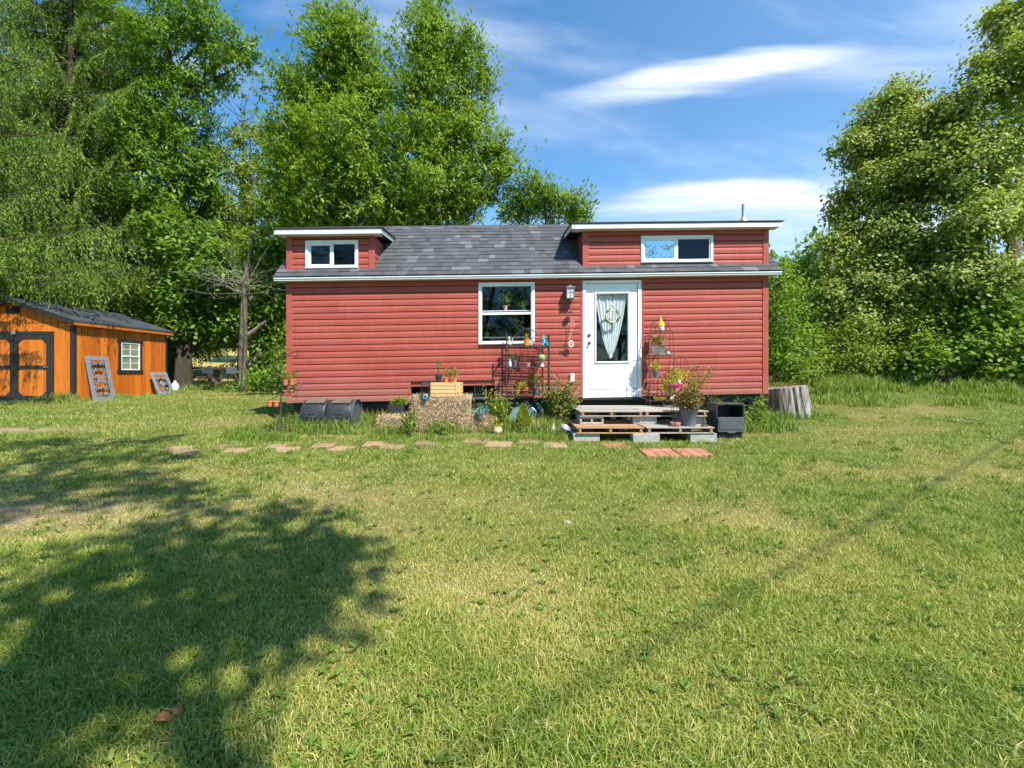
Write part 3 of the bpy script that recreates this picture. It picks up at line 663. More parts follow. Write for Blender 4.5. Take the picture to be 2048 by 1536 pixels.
def dormer(x0, x1, pl, pr, win, side):
    """pl, pr: photo points of the fascia bottom (left, right) at y=EY"""
    dz_top = (hz(*pl, EY)+hz(*pr, EY))/2; xl = hx(pl[0], EY); xr = hx(pr[0], EY)
    zlo = EZ+uz*((0-EY)/uy)-0.02
    d = HB(); ops = [win]
    siding(d, x0+0.07, x1-0.07, zlo, dz_top+0.01, ops, zref=zlo-0.02); backing(d, x0, x1, zlo-0.05, dz_top+0.08, ops)
    w_ = house.part('dormer_wall', d, M['siding'])
    for a in (x0-0.012, x1-0.10): c = HB(); c.bx((a, -0.03, zlo-0.03), (a+0.112, 0.0, dz_top+0.01)); house.part('corner_trim', c, M['siding'], w_, bevel=0.004)
    # cheeks
    topb = dz_top+0.05
    for xx, sg in ((x0, -1), (x1, 1)):
        z = zlo; ck = HB()
        while z < dz_top:
            zn = min(z+0.1195, dz_top+0.02)
            y_at = lambda zz: EY+(zz-EZ)/uz*uy
            ya, yb = 0.0, y_at(z)+0.06; yb2 = y_at(zn)+0.06
            o1, o2 = 0.016*sg, 0.004*sg
            ck.add([(xx, ya, z), (xx+o1, ya, z), (xx+o2, ya, zn), (xx, ya, zn), (xx, yb, z), (xx+o1, yb, z), (xx+o2, yb2, zn), (xx, yb2, zn)],
                   [(0, 1, 2, 3), (1, 5, 6, 2), (0, 4, 5, 1), (3, 2, 6, 7), (0, 3, 7, 4), (4, 7, 6, 5)])
            z += 0.1195
        house.part('dormer_cheek', ck, M['siding'], w_)
    # roof slab, rising a little to the back
    r_ = HB(); yb = RY+0.15; rise = 0.16; t = 0.105
    zt = dz_top+t; zr = zt+rise
    r_.prism([(EY-0.012, zt-0.004), (EY-0.012, zt+0.012), (yb, zr+0.012), (yb, zr-0.004)], 'x', xl-0.02, xr+0.03, 0.1)
    r_.prism([(EY+0.05, dz_top+0.03), (EY+0.05, zt-0.006), (yb, zr-0.006), (yb, zr-0.06)], 'x', xl+0.03, xr-0.03, 0.1)
    rr = house.part('dormer_roof', r_, M['shingle'])
    f_ = HB(); f_.bx((xl, EY+0.002, dz_top), (xr, EY+0.024, dz_top+0.065)); f_.bx((xl, EY+0.026, dz_top+0.02), (xr, EY+0.05, zt-0.008))
    for xx in (xl, xr-0.022):
        f_.prism([(EY+0.051, dz_top+0.02), (EY+0.051, zt-0.008), (yb-0.2, zr-0.03), (yb-0.2, zr-0.10)], 'x', xx, xx+0.022)
    house.part('fascia', f_, M['white'], rr, bevel=0.003)
    s_ = HB(); s_.bx((xl+0.024, EY+0.025, dz_top+0.006), (xr-0.024, 0.03, dz_top+0.018))
    for k in range(int((xr-xl-0.1)/0.1)): s_.bx((xl+0.06+k*0.1, EY+0.03, dz_top+0.001), (xl+0.067+k*0.1, -0.02, dz_top+0.006))
    house.part('soffit', s_, M['soffit'], rr)

def rect(a, b, yl=0.0):
    x0_, z1_ = HP(*a, yl); x1_, z0_ = HP(*b, yl); return (x0_, x1_, z0_, z1_)
LW = rect((612, 482), (717, 537)); RW = rect((1281, 472.5), (1425, 525))
dormer(LDX0, LDX1, (548, 468), (762, 467), LW, 1)
dormer(RDX0, RDX1, (1144, 461), (1565, 449.5), RW, -1)

def frame_bars(mb, x0, x1, z0, z1, w, ya, yb):
    mb.bx((x0, ya, z0), (x0+w, yb, z1)); mb.bx((x1-w, ya, z0), (x1, yb, z1))
    mb.bx((x0+w, ya, z1-w), (x1-w, yb, z1)); mb.bx((x0+w, ya, z0), (x1-w, yb, z0+w))
def window(x0, x1, z0, z1, split, glassA, glassB):
    f_ = HB(); frame_bars(f_, x0, x1, z0, z1, 0.045, -0.035, 0.05); frame_bars(f_, x0+0.045, x1-0.045, z0+0.045, z1-0.045, 0.022, -0.018, 0.05)
    frame_bars(f_, x0+0.012, x1-0.012, z0+0.012, z1-0.012, 0.012, -0.043, -0.035)
    a0, a1, b0, b1 = x0+0.067, x1-0.067, z0+0.067, z1-0.067
    if split == 'h':
        mz = (b0+b1)/2+0.0; f_.bx((a0, -0.012, mz-0.022), (a1, 0.04, mz+0.022)); panes = [(a0, a1, mz+0.022, b1), (a0, a1, b0, mz-0.022)]
    else:
        mx = (a0+a1)/2; f_.bx((mx-0.024, -0.012, b0), (mx+0.024, 0.04, b1)); panes = [(a0, mx-0.024, b0, b1), (mx+0.024, a1, b0, b1)]
        f_2 = panes[0]; frame_bars(f_, f_2[0], f_2[1], f_2[2], f_2[3], 0.02, -0.004, 0.03)
    w_ = house.part('window', f_, M['white'], bevel=0.003)
    for p, g in zip(panes, (glassA, glassB)):
        q = HB(); q.bx((p[0], 0.010, p[2]), (p[1], 0.016, p[3])); house.part('pane', q, g, w_)
    return panes
window(*LW, 'v', M['glass'], M['screen'])
window(*RW, 'v', M['glassmirror'], M['screen'])
wp = window(*WIN, 'h', M['glass'], M['screen'])
# door
fd = HB(); ZS = ZB+0.13
fd.bx((dx0, -0.03, ZB-0.02), (dx0+0.062, 0.06, dz1)); fd.bx((dx1-0.062, -0.03, ZB-0.02), (dx1, 0.06, dz1)); fd.bx((dx0+0.062, -0.03, dz1-0.055), (dx1-0.062, 0.06, dz1))
fd.bx((dx0+0.062, -0.026, ZB-0.015), (dx1-0.062, 0.06, ZS))
fr = house.part('door_frame', fd, M['white'], bevel=0.004)
s0, s1, t0, t1 = dx0+0.068, dx1-0.068, ZS+0.012, dz1-0.062
gx0, gx1, gz0_, gz1_ = hx(1190), hx(1258), hz(1224, 725), hz(1224, 586)
dr = HB(); backing(dr, s0, s1, t0, t1, [(gx0, gx1, gz0_, gz1_)], -0.002, 0.042)
door = house.part('door', dr, M['doorw'], bevel=0.003)
df = HB(); frame_bars(df, gx0-0.012, gx1+0.012, gz0_-0.012, gz1_+0.012, 0.034, -0.018, 0.045)
frame_bars(df, gx0-0.004, gx1+0.004, gz0_-0.004, gz1_+0.004, 0.012, -0.026, -0.018)
house.part('glass_surround', df, M['doorw'], door, bevel=0.004)
dg = HB(); dg.bx((gx0+0.02, 0.012, gz0_+0.02), (gx1-0.02, 0.018, gz1_-0.02)); house.part('door_glass', dg, M['glass'], door)
for (px, py, nm) in ((1178.5, 670.5, 'deadbolt'), (1179, 685.5, 'door_knob')):
    a, b = HP(px, py, -0.02); kb = HB()
    th = np.linspace(0, 2*math.pi, 19)[:-1]
    kb.prism([(a+0.034*math.cos(t), b+0.034*math.sin(t)) for t in th], 'y', -0.014, -0.003)
    if nm == 'door_knob': kb.ball((a-0.004, -0.055, b), (0.028, 0.024, 0.028)); kb.prism([(a+0.011*math.cos(t), b+0.011*math.sin(t)) for t in th], 'y', -0.05, -0.014)
    else: kb.prism([(a+0.022*math.cos(t), b+0.022*math.sin(t)) for t in th], 'y', -0.026, -0.014)
    house.part(nm, kb, M['knob'], door, smooth=True)
th_ = HB(); th_.bx((dx0-0.08, -0.05, ZB-0.055), (dx1+0.08, 0.03, ZB-0.022)); house.part('door_threshold', th_, M['blackpaint'])
# wall lantern
def lantern():
    a, b = HP(1140, 585, -0.1); mb = HB()
    mb.bx((a-0.045, -0.035, b-0.04), (a+0.045, -0.02, b+0.08)); mb.bx((a-0.012, -0.10, b+0.085), (a+0.012, -0.03, b+0.10))
    mb.box((a, -0.12, b+0.085), (0.17, 0.15, 0.02)); mb.box((a, -0.12, b+0.107), (0.12, 0.11, 0.024), taper=0.3); mb.ball((a, -0.12, b+0.13), (0.012, 0.012, 0.02))
    mb.box((a, -0.12, b-0.115), (0.15, 0.13, 0.015)); mb.box((a, -0.12, b-0.13), (0.10, 0.09, 0.015), taper=1.0)
    for sx_ in (-1, 1):
        for sy_ in (-1, 1): mb.box((a+sx_*0.068, -0.12+sy_*0.058, b-0.016), (0.014, 0.014, 0.184))
    mb.box((a, -0.180, b-0.016), (0.008, 0.006, 0.18)); mb.box((a, -0.180, b-0.0), (0.13, 0.006, 0.008))
    l = house.part('wall_lantern', mb, M['panelgrey'], bevel=0.003)
    g = HB(); g.box((a, -0.12, b-0.016), (0.118, 0.10, 0.18)); house.part('lantern_glass', g, M['lampglass'], l)
lantern()
ob = HB(); a, b = HP(1144, 755, -0.02); ob.box((a, -0.045, b), (0.075, 0.05, 0.16)); house.part('outlet_box', ob, M['white'], bevel=0.008)

# curtain in the door
def curtain():
    tx, tz = (gx0+gx1)/2, gz1_-0.03; bz = hz(1223, 712, 0.04); w0 = (gx1-gx0)/2-0.02
    nu, nvv = 80, 26; v = []; 
    for j in range(nvv+1):
        s = j/nvv; wd = w0*((1-s)**0.62)*0.97+0.012; 
        for i in range(nu+1):
            u = -1+2*i/nu; fold = (math.sin(u*26)+0.6*math.sin(u*11+1))*0.010*(0.5+0.5*(1-s))
            v.append((tx+u*wd-0.012*s, 0.055+fold+0.02*s, tz-(tz-bz)*s))
    f = [(j*(nu+1)+i, j*(nu+1)+i+1, (j+1)*(nu+1)+i+1, (j+1)*(nu+1)+i) for j in range(nvv) for i in range(nu)]
    mb = HB(); mb.add(v, f); mb.ball((tx-0.012, 0.06, bz-0.01), (0.035, 0.03, 0.04))
    solo('door_curtain', mb, M['curtain'], 'white sheer curtain gathered to a knot behind the glass of the door', 'curtain', tuple(HF([(tx, 0.05, tz)])[0]), smooth=True)
curtain()
def wreath():
    a, b = HP(1224, 633, -0.03); t = Thing('wreath', 'cream and green wreath hanging on the glass of the white door', 'wreath', tuple(HF([(a, -0.04, b)])[0]))
    mb = HB(); rng = np.random.RandomState(2); th = np.linspace(0, 2*math.pi, 15)
    mb.tube([(a+0.115*math.cos(q), -0.045, b+0.115*math.sin(q)) for q in th], [0.013+0.006*rng.rand() for _ in th], 8)
    t.part('ring', mb, M['cream'], smooth=True)
    lf = HB(); n = 110; q = rng.choice([0.7, 2.3, 3.6, 4.2, 5.6, 6.1], n)+rng.normal(size=n)*0.22
    P = np.stack([a+0.115*np.cos(q), np.full(n, -0.055), b+0.115*np.sin(q)], 1); d = np.stack([np.cos(q)+rng.normal(size=n)*.7, -0.3*rng.rand(n), np.sin(q)+rng.normal(size=n)*.7], 1)
    lf.kites(P, d, 0.045, 0.02, rng, rng.rand(n)*0.5, 0.2); t.part('leaves', lf, M['lf_dark'])
    bw = HB(); bw.ball((a+0.0, -0.05, b+0.215), (0.022, 0.02, 0.035)); bw.tube([(a, -0.045, b+0.2), (a, -0.045, b+0.115)], 0.009, 6); t.part('bow', bw, M['cream'], smooth=True)
wreath()
def chime():
    a, b = HP(1142, 624, -0.16); base = HF([(a, -0.16, b)])[0]
    t = Thing('wind_chime', 'wind chime of small metal rings hanging beside the door under the lantern', 'wind chime', tuple(base))
    c = HB(); c.lathe([(0.062, b-0.004), (0.055, b+0.008), (0.01, b+0.02)], (a, -0.12, 0), 16); c.tube([(a-0.01, -0.12, b+0.02), (a-0.01, -0.02, b+0.12)], 0.003, 5); t.part('cap', c, M['black'], smooth=True)
    r_ = HB(); th = np.linspace(0, 2*math.pi, 13)
    for (px, py, rr) in ((1145, 642, .026), (1146, 650, .034), (1143, 660, .02), (1141, 668, .022), (1138, 676, .02)):
        p, q = HP(px, py, -0.12); r_.tube([(p+rr*math.cos(k), -0.12+0.01*math.sin(k), q+rr*math.sin(k)) for k in th], 0.0035, 5)
    p0 = HP(1142, 626, -0.12); p1 = HP(1141, 690, -0.12); r_.tube([(p0[0], -0.12, p0[1]), (p1[0], -0.12, p1[1])], 0.002, 4)
    t.part('rings', r_, M['palepink'], smooth=True)
    p, q = HP(1142, 688, -0.12); d = HB(); d.tube([(p+0.042*math.cos(k), -0.12, q+0.055*math.sin(k)) for k in th], 0.014, 8); t.part('white_ring', d, M['cream'], smooth=True)
    ml = HB(); ml.ball((p, -0.12, q), (0.016, 0.008, 0.02)); t.part('medallion', ml, M['paleblue'], smooth=True)
    bt = HB(); 
    for sg in (-1, 1): p, q = HP(1131+sg*2.6, 692, -0.10); bt.ball((p, -0.10, q+0.01), (0.02, 0.004, 0.03)); bt.ball((p-0.0, -0.10, q-0.03), (0.015, 0.004, 0.018))
    t.part('butterfly', bt, M['rust'], smooth=True)
chime()

# ------------------------------------------------------------------ small plant helpers
def foliage(mb, c, rad, n, L, Wd, rng, up=0.4, shape=4, spread=1.0, r0=0.1, r1=0.9, droop=0.0):
    c = np.array(c, float); rad = np.array(rad, float)
    g = rng.normal(size=(n, 3)); g /= np.linalg.norm(g, axis=1)[:, None]; rr = rng.rand(n)**0.45
    P = c+g*rr[:, None]*rad; d = g*spread+rng.normal(size=(n, 3))*0.6; d[:, 2] += 0.3-droop
    mb.kites(P, d, L*(0.6+0.8*rng.rand(n)), Wd*(0.6+0.8*rng.rand(n)), rng, r0+(r1-r0)*rng.rand(n), up, shape)
def stems(mb, base, tips, r=0.003, n=5):
    for t in tips:
        b = np.array(base, float); t = np.array(t, float); m_ = (b+t)/2; m_[:2] = m_[:2]*0.6+b[:2]*0.4
        mb.tube([b, m_, t], [r, r*0.8, r*0.4], n)
def potted(name, label, cat, loc, r, h, mat, leaf=None, lh=0.12, lr=0.07, n=60, L=0.04, Wd=0.018, seed=0, group=None, rtop=1.15, rim=True, sparse=False, sx=1.0):
    rng = np.random.RandomState(seed+100); x, y, z = loc; t = Thing(name, label, cat, loc, group)
    p = MB(); rt = r*rtop
    prof = [(r*0.8, 0), (rt*0.97, h*0.8), (rt*0.97, h*0.8), (rt*1.08, h*0.8), (rt*1.08, h), (rt*0.92, h), (rt*0.86, h*0.82)] if rim else [(r*0.82, 0), (rt, h), (rt*1.04, h+0.004), (rt*0.93, h), (rt*0.85, h*0.8)]
    p.lathe(prof, loc, 18, sx=sx); t.part('pot', p, mat, smooth=True)
    s_ = MB(); s_.lathe([(rt*0.86, h*0.86), (0.001, h*0.9)], loc, 14, sx=sx); t.part('soil', s_, M['soil'])
    if leaf:
        l = MB(); top = np.array((x, y, z+h+lh*0.55))
        tips = [(x+rng.normal()*lr*0.7*sx, y+rng.normal()*lr*0.6, z+h+lh*(0.4+0.6*rng.rand())) for _ in range(5 if not sparse else 9)]
        stems(l, (x, y, z+h*0.8), tips, 0.0035)
        if sparse:
            for q in tips: foliage(l, q, (lr*0.3,)*3, max(3, n//9), L, Wd, rng)
        else: foliage(l, top, (lr*sx, lr, lh*0.55), n, L, Wd, rng)
        t.part('plant', l, leaf)
    return t

# plants behind the kitchen window (inside)
def ipos(px, py, yl): a, b = HP(px, py, yl); return tuple(HF([(a, yl, b)])[0])
sh = HB(); a0, b0 = HP(965, 622.5, 0.14); a1, _ = HP(1062, 622.5, 0.14); sh.bx((a0, 0.07, b0-0.015), (a1, 0.2, b0)); 
house.part('window_shelf', sh, M['white']); sh = HB()
a2, b2 = HP(965, 675, 0.14); sh.bx((a0, 0.07, b2-0.02), (a1, 0.24, b2)); house.part('window_shelf', sh, M['white'])
def iplant(px, py, label, mat, leaf, h, r, n, lh, lr, seed):
    x, y, z = ipos(px, py, 0.14); return potted('houseplant', label, 'houseplant', (x, y, z+0.001), r, h, mat, leaf, lh, lr, n, 0.05, 0.03, seed)
iplant(1011, 622, 'leafy houseplant with rust pot standing mid-sash behind the kitchen window', M['palepink'], M['lf_bright'], 0.10, 0.035, 130, 0.30, 0.13, 1)
iplant(1047, 622, 'small green houseplant at the right end behind the upper pane of the kitchen window', M['greypot'], M['lf_bright'], 0.05, 0.03, 70, 0.12, 0.08, 2)
iplant(973, 675, 'houseplant in a lime green pot behind the lower pane of the kitchen window', simple('lime_pot', (0.2, 0.45, 0.03), None, 9, 0.4), M['lf_mid'], 0.09, 0.045, 40, 0.22, 0.07, 3)
iplant(1035, 675, 'dim bushy houseplant low behind the right side of the kitchen window', M['greypot'], M['lf_dark'], 0.07, 0.045, 120, 0.35, 0.16, 4)

# ------------------------------------------------------------------ pallet steps
def block(x, y, z, w, d, h, label, holes=False, i=0):
    mb = MB()
    if holes:
        t = 0.032
        mb.bx((x-w/2, y, z), (x+w/2, y+d, z+t)); mb.bx((x-w/2, y, z+h-t), (x+w/2, y+d, z+h))
        for q in (-w/2, -t/2, w/2-t): mb.bx((x+q, y, z+t), (x+q+t, y+d, z+h-t))
    else:
        mb.bx((x-w/2, y, z), (x+w/2, y+d, z+h))
    solo('concrete_block', mb, M['concrete'], label, 'concrete block', (x, y+d/2, z), 'concrete blocks under the pallet steps', bevel=0.008)
zl = 0.43
block(1.125, 6.87, 0.24, 0.40, 0.19, zl-0.24, 'solid-faced concrete block under the left front end of the brown pallet')
block(2.01, 6.80, 0.22, 0.40, 0.20, zl-0.22, 'concrete block under the seam of the two lower pallets')
block(2.89, 6.86, 0.24, 0.40, 0.19, zl-0.24, 'concrete block under the right front end of the lower grey pallet')
for k, xx in enumerate((1.2, 2.0, 2.85)): block(xx, 7.75, 0.26, 0.40, 0.19, zl-0.26, ['concrete block in the dark under the back left of the steps', 'concrete block in the dark under the back middle of the steps', 'concrete block in the dark under the back right of the steps'][k])
def pallet(x0, y0, z0, h, mat, label, seed, w=1.016, d=1.24, tilt=0.0):
    rng = np.random.RandomState(seed); t = Thing('wooden_pallet', label, 'pallet', (x0+w/2, y0+d/2, z0), 'pallets stacked as steps to the door')
    bt = 0.017; tb = MB(); n = 8; gap = 0.014; bw = (d-gap*(n-1))/n
    for i in range(n):
        o1, o2 = rng.uniform(-.006, .006, 2)
        tb.box((x0+w/2+o1, y0+i*(bw+gap)+bw/2, z0+h-bt/2+rng.uniform(-.0015, .0015)), (w+o2, bw, bt), rng.rand(), rz=rng.uniform(-.004, .004))
    t.part('top_boards', tb, mat, bevel=0.002)
    bb = MB()
    for i in (0, 0.5, 1): bb.box((x0+w/2, y0+0.05+i*(d-0.10), z0+bt/2), (w+rng.uniform(-.01, .01), 0.09, bt-0.001), rng.rand())
    t.part('bottom_boards', bb, mat, bevel=0.002)
    for i in (0.03, 0.5, 0.97):
        s_ = MB(); s_.box((x0+0.02+i*(w-0.04), y0+d/2, z0+h/2), (0.038, d-0.008, h-2*bt-0.001), rng.rand()*0.5); t.part('stringer', s_, M['brownwood'], bevel=0.002)
pallet(0.975, 6.83, zl, 0.095, M['brownwood'], 'brown wooden pallet forming the left half of the lower step', 1)
pallet(2.02, 6.84, zl, 0.095, M['greywood'], 'grey weathered pallet forming the right half of the lower step', 2, w=1.03)
zu = zl+0.095
block(1.27, 7.24, zu, 0.38, 0.2, 0.125, 'concrete block with two open cores under the left of the upper deck', True)
block(2.13, 7.28, zu, 0.38, 0.2, 0.125, 'concrete block under the seam of the two upper pallets')
block(3.0, 7.30, zu, 0.17, 0.2, 0.125, 'narrow concrete block end under the right of the upper deck')
for k, xx in enumerate((1.3, 2.1, 2.95)): block(xx, 7.84, zu, 0.36, 0.2, 0.125, ['back left', 'back middle', 'back right'][k]+' concrete block between the two pallet layers')
pallet(1.075, 7.21, zu+0.125, 0.088, M['greywood'], 'grey pallet forming the left half of the upper deck at the door', 3, d=1.28)
pallet(2.10, 7.22, zu+0.125, 0.088, M['greywood'], 'grey pallet forming the right half of the upper deck under the plant rack', 4, d=1.28)
DZ = zu+0.125+0.088
# small black pads on the steps
for k, (x, y, z) in enumerate(((2.97, 7.33, DZ), (2.94, 6.95, zu))):
    mb = MB(); mb.box((x, y, z+0.014), (0.10, 0.07, 0.026), taper=0.8); mb.box((x, y, z+0.030), (0.07, 0.045, 0.008))
    solo('solar_light', mb, M['black'], ['small black solar light on the right edge of the upper deck', 'small black solar light on the right end of the lower step'][k], 'light', (x, y, z), bevel=0.006)
mb = MB(); x, y, z = 2.51, 6.98, zu+0.001; mb.lathe([(0.045, 0), (0.07, 0.02), (0.078, 0.06), (0.07, 0.06), (0.055, 0.02), (0.001, 0.015)], (x, y, z), 20)
solo('pet_bowl', mb, M['coralcup'], 'dusty pink bowl on the lower step beside the big plant pot', 'bowl', (x, y, z), smooth=True)
t = potted('potted_shrub', 'bronze-leaved round shrub in a large dark pot on the lower step', 'potted plant', (2.73, 7.03, zu+0.001), 0.122, 0.26, M['greypot'], None, rtop=1.1, rim=False)
l = MB(); rng = np.random.RandomState(3); foliage(l, (2.73, 7.05, zu+0.41), (0.23, 0.2, 0.18), 1700, 0.04, 0.022, rng); stems(l, (2.73, 7.03, zu+0.2), [(2.73+rng.normal()*0.1, 7.03+rng.normal()*.1, zu+0.42) for _ in range(14)], 0.004); t.part('foliage', l, M['lf_bronze'])

# ------------------------------------------------------------------ black storage tote
def tote():
    x, y = 3.41, 7.12; z = float(gz(x, y))
    t = Thing('storage_tote', 'black plastic tote tipped on its side with open front, on another tote by the steps', 'storage tote', (x, y, z))
    mb = MB(); w, d, h = 0.43, 0.36, 0.42; z1 = z+0.13
    def P(dx0_, dx1_, dy0, dy1, dz0_, dz1_, m_=None): (m_ or mb).bx((x+dx0_, y+dy0, z1+dz0_), (x+dx1_, y+dy1, z1+dz1_))
    P(-w/2, -w/2+0.022, 0, d, 0, h); P(w/2-0.022, w/2, 0, d, 0, h); P(-w/2+.022, w/2-.022, 0, d, 0, 0.022); P(-w/2+.022, w/2-.022, 0, d, h-0.022, h); P(-w/2+.022, w/2-.022, d-0.02, d, 0.022, h-.022)
    P(-w/2-0.008, w/2+0.008, -0.014, 0.0, h-0.03, h+0.01); P(-w/2-0.008, -w/2+0.016, -0.014, 0.0, -0.005, h-0.03); P(w/2-0.016, w/2+0.008, -0.014, 0.0, -0.005, h-0.03); P(-0.07, 0.07, -0.03, -0.014, h-0.018, h+0.006)
    t.part('shell', mb, M['black'], bevel=0.008)
    lid = MB(); P(-w/2+0.012, w/2-0.012, -0.045, -0.016, -0.02, h*0.50, lid); P(-w/2+0.035, w/2-0.035, -0.052, -0.046, 0.02, h*0.44, lid); P(-0.06, 0.06, -0.06, -0.046, -0.035, -0.012, lid); t.part('lid', lid, M['dgray'], bevel=0.01)
    b = MB(); b.box((x, y+d/2, z+0.05), (w*0.92, d*0.95, 0.15), taper=1.04)
    for k in range(7): b.box((x-w*0.39+k*w*0.13, y-0.004, z+0.04), (0.03, 0.012, 0.12))
    t.part('lower_bin', b, M['black'], bevel=0.006)
tote()

# ------------------------------------------------------------------ baker's rack
def curve(pts, n=24):
    pts = np.array(pts, float); k = len(pts); out = []
    for i in range(k-1):
        p0 = pts[max(i-1, 0)]; p1 = pts[i]; p2 = pts[i+1]; p3 = pts[min(i+2, k-1)]
        for s in np.linspace(0, 1, max(2, n//(k-1)), endpoint=False):
            out.append(0.5*((2*p1)+(-p0+p2)*s+(2*p0-5*p1+4*p2-p3)*s*s+(-p0+3*p1-3*p2+p3)*s**3))
    out.append(pts[-1]); return np.array(out)
BRX0, BRX1, BRY0, BRY1 = -0.10, 0.675, 8.24, 8.47
BRZ = (0.967, 1.459, 1.843)
def bakers():
    zb = float(gz(0.3, 7.9)); t = Thing('bakers_rack', 'grey iron baker\'s rack with arched back and three shelves against the red siding', 'rack', (0.27, 7.98, zb))
    for x in (BRX0, BRX1):
        for y in (BRY0, BRY1):
            m_ = MB(); top = 2.03 if y == BRY1 else 2.02; m_.tube([(x, y, zb-0.02), (x, y, top)], 0.0135, 8); m_.ball((x, y, top+0.012), (0.012, 0.012, 0.022)); t.part('post', m_, M['iron'], smooth=True)
    for z in BRZ:
        m_ = MB(); m_.bx((BRX0-0.01, BRY0-0.012, z-0.022), (BRX1+0.01, BRY0+0.004, z)); m_.bx((BRX0, BRY1-0.004, z-0.022), (BRX1, BRY1+0.012, z)); m_.bx((BRX0-0.01, BRY0+0.004, z-0.022), (BRX0+0.006, BRY1-.004, z)); m_.bx((BRX1-0.006, BRY0+.004, z-0.022), (BRX1+0.01, BRY1-.004, z))
        for k in range(1, 10): m_.bx((BRX0+0.007, BRY0+0.004+k*0.0215, z-0.010), (BRX1-0.007, BRY0+0.011+k*0.0215, z-0.004))
        t.part('shelf', m_, M['iron'])
    m_ = MB(); xm = (BRX0+BRX1)/2
    m_.tube(curve([(BRX0, BRY1, 1.97), (BRX0+0.12, BRY1, 2.01), (xm, BRY1, 2.17), (BRX1-0.12, BRY1, 2.01), (BRX1, BRY1, 1.97)], 32), 0.008, 6)
    m_.tube([(BRX0, BRY1, 1.99), (BRX1, BRY1, 1.99)], 0.005, 5); m_.tube([(BRX0, BRY1, 1.94), (BRX1, BRY1, 1.94)], 0.004, 5)
    m_.tube([(xm+0.0+0.028*math.cos(a), BRY1, 2.09+0.055*math.sin(a)) for a in np.linspace(0, 2*math.pi, 17)], 0.006, 6)
    for sg in (-1, 1):
        a = xm+sg*0.30
        m_.tube([(a+sg*-0.05*math.cos(q)*(1-q/9), BRY1, 1.93+0.05*math.sin(q)*(1-q/9)) for q in np.linspace(0, 7, 24)], 0.005, 5)
        m_.tube([(BRX0 if sg < 0 else BRX1, BRY0+0.115+0.115*math.cos(q), 1.94) for q in (0, math.pi)], 0.005, 5)
    for z in BRZ[:1]:
        xs = np.linspace(BRX0, BRX1, 40); m_.tube([(x, BRY1, z-0.13+0.014*math.sin(i*1.1)) for i, x in enumerate(xs)], 0.005, 5)
    for k in (0.33, 0.5, 0.66): m_.tube([(BRX0+k*(BRX1-BRX0), BRY1, BRZ[0]), (BRX0+k*(BRX1-BRX0), BRY1, 1.94)], 0.004, 5)
    t.part('scrollwork', m_, M['iron'], smooth=True)
bakers()
ysh = 8.34
def bpx(px, D=ysh): return (px-CX)/F*D
z1, z2, z3 = BRZ[2], BRZ[1], BRZ[0]
# cat figurine
def fig(name, label, cat, loc): return Thing(name, label, cat, loc)
x = bpx(1019); t = fig('cat_figurine', 'small white cat figurine with raised tail at the left end of the top rack shelf', 'figurine', (x, ysh, z1))
m_ = MB(); m_.ball((x+0.003, ysh, z1+0.035), (0.035, 0.03, 0.035)); m_.ball((x-0.004, ysh, z1+0.085), (0.02, 0.018, 0.045)); m_.ball((x-0.008, ysh-0.01, z1+0.135), (0.022, 0.022, 0.022))
for s in (-1, 1): m_.lathe([(0.008, 0), (0.001, 0.02)], (x-0.008+s*0.013, ysh-0.01, z1+0.15), 6)
m_.tube(curve([(x+0.02, ysh, z1+0.02), (x+0.055, ysh, z1+0.05), (x+0.05, ysh, z1+0.11), (x+0.065, ysh, z1+0.14)]), 0.007, 6); t.part('body', m_, M['cream'], smooth=True)
x = bpx(1053); t = potted('potted_plant', 'small yellow-green plant in a bright orange tin on the top rack shelf', 'potted plant', (x, ysh, z1), 0.052, 0.115, M['tin'], M['lf_yellow'], 0.09, 0.035, 30, 0.035, 0.018, 5, rtop=1.0)
x = bpx(1062.5); t = fig('snail_figurine', 'tiny brown snail figurine right of the orange tin', 'figurine', (x, ysh-0.04, z1)); m_ = MB(); m_.ball((x, ysh-0.04, z1+0.03), (0.03, 0.018, 0.03)); m_.ball((x-0.01, ysh-0.045, z1+0.012), (0.04, 0.013, 0.012)); m_.ball((x+0.028, ysh-0.045, z1+0.03), (0.01, 0.009, 0.018)); t.part('body', m_, M['stone'], smooth=True)
x = bpx(1089); t = fig('rabbit_figurine', 'turquoise sitting rabbit figurine on the right of the top rack shelf', 'figurine', (x, ysh, z1))
m_ = MB(); m_.ball((x+0.012, ysh, z1+0.042), (0.052, 0.035, 0.042)); m_.ball((x-0.012, ysh, z1+0.075), (0.030, 0.026, 0.05)); m_.ball((x-0.022, ysh-0.012, z1+0.118), (0.026, 0.024, 0.026)); m_.ball((x+0.06, ysh, z1+0.022), (0.016, 0.016, 0.016)); m_.ball((x-0.03, ysh-0.02, z1+0.018), (0.018, 0.014, 0.018))
m_.ball((x-0.030, ysh, z1+0.155), (0.008, 0.007, 0.036)); m_.ball((x-0.006, ysh, z1+0.160), (0.008, 0.007, 0.040)); t.part('body', m_, M['teal'], smooth=True)
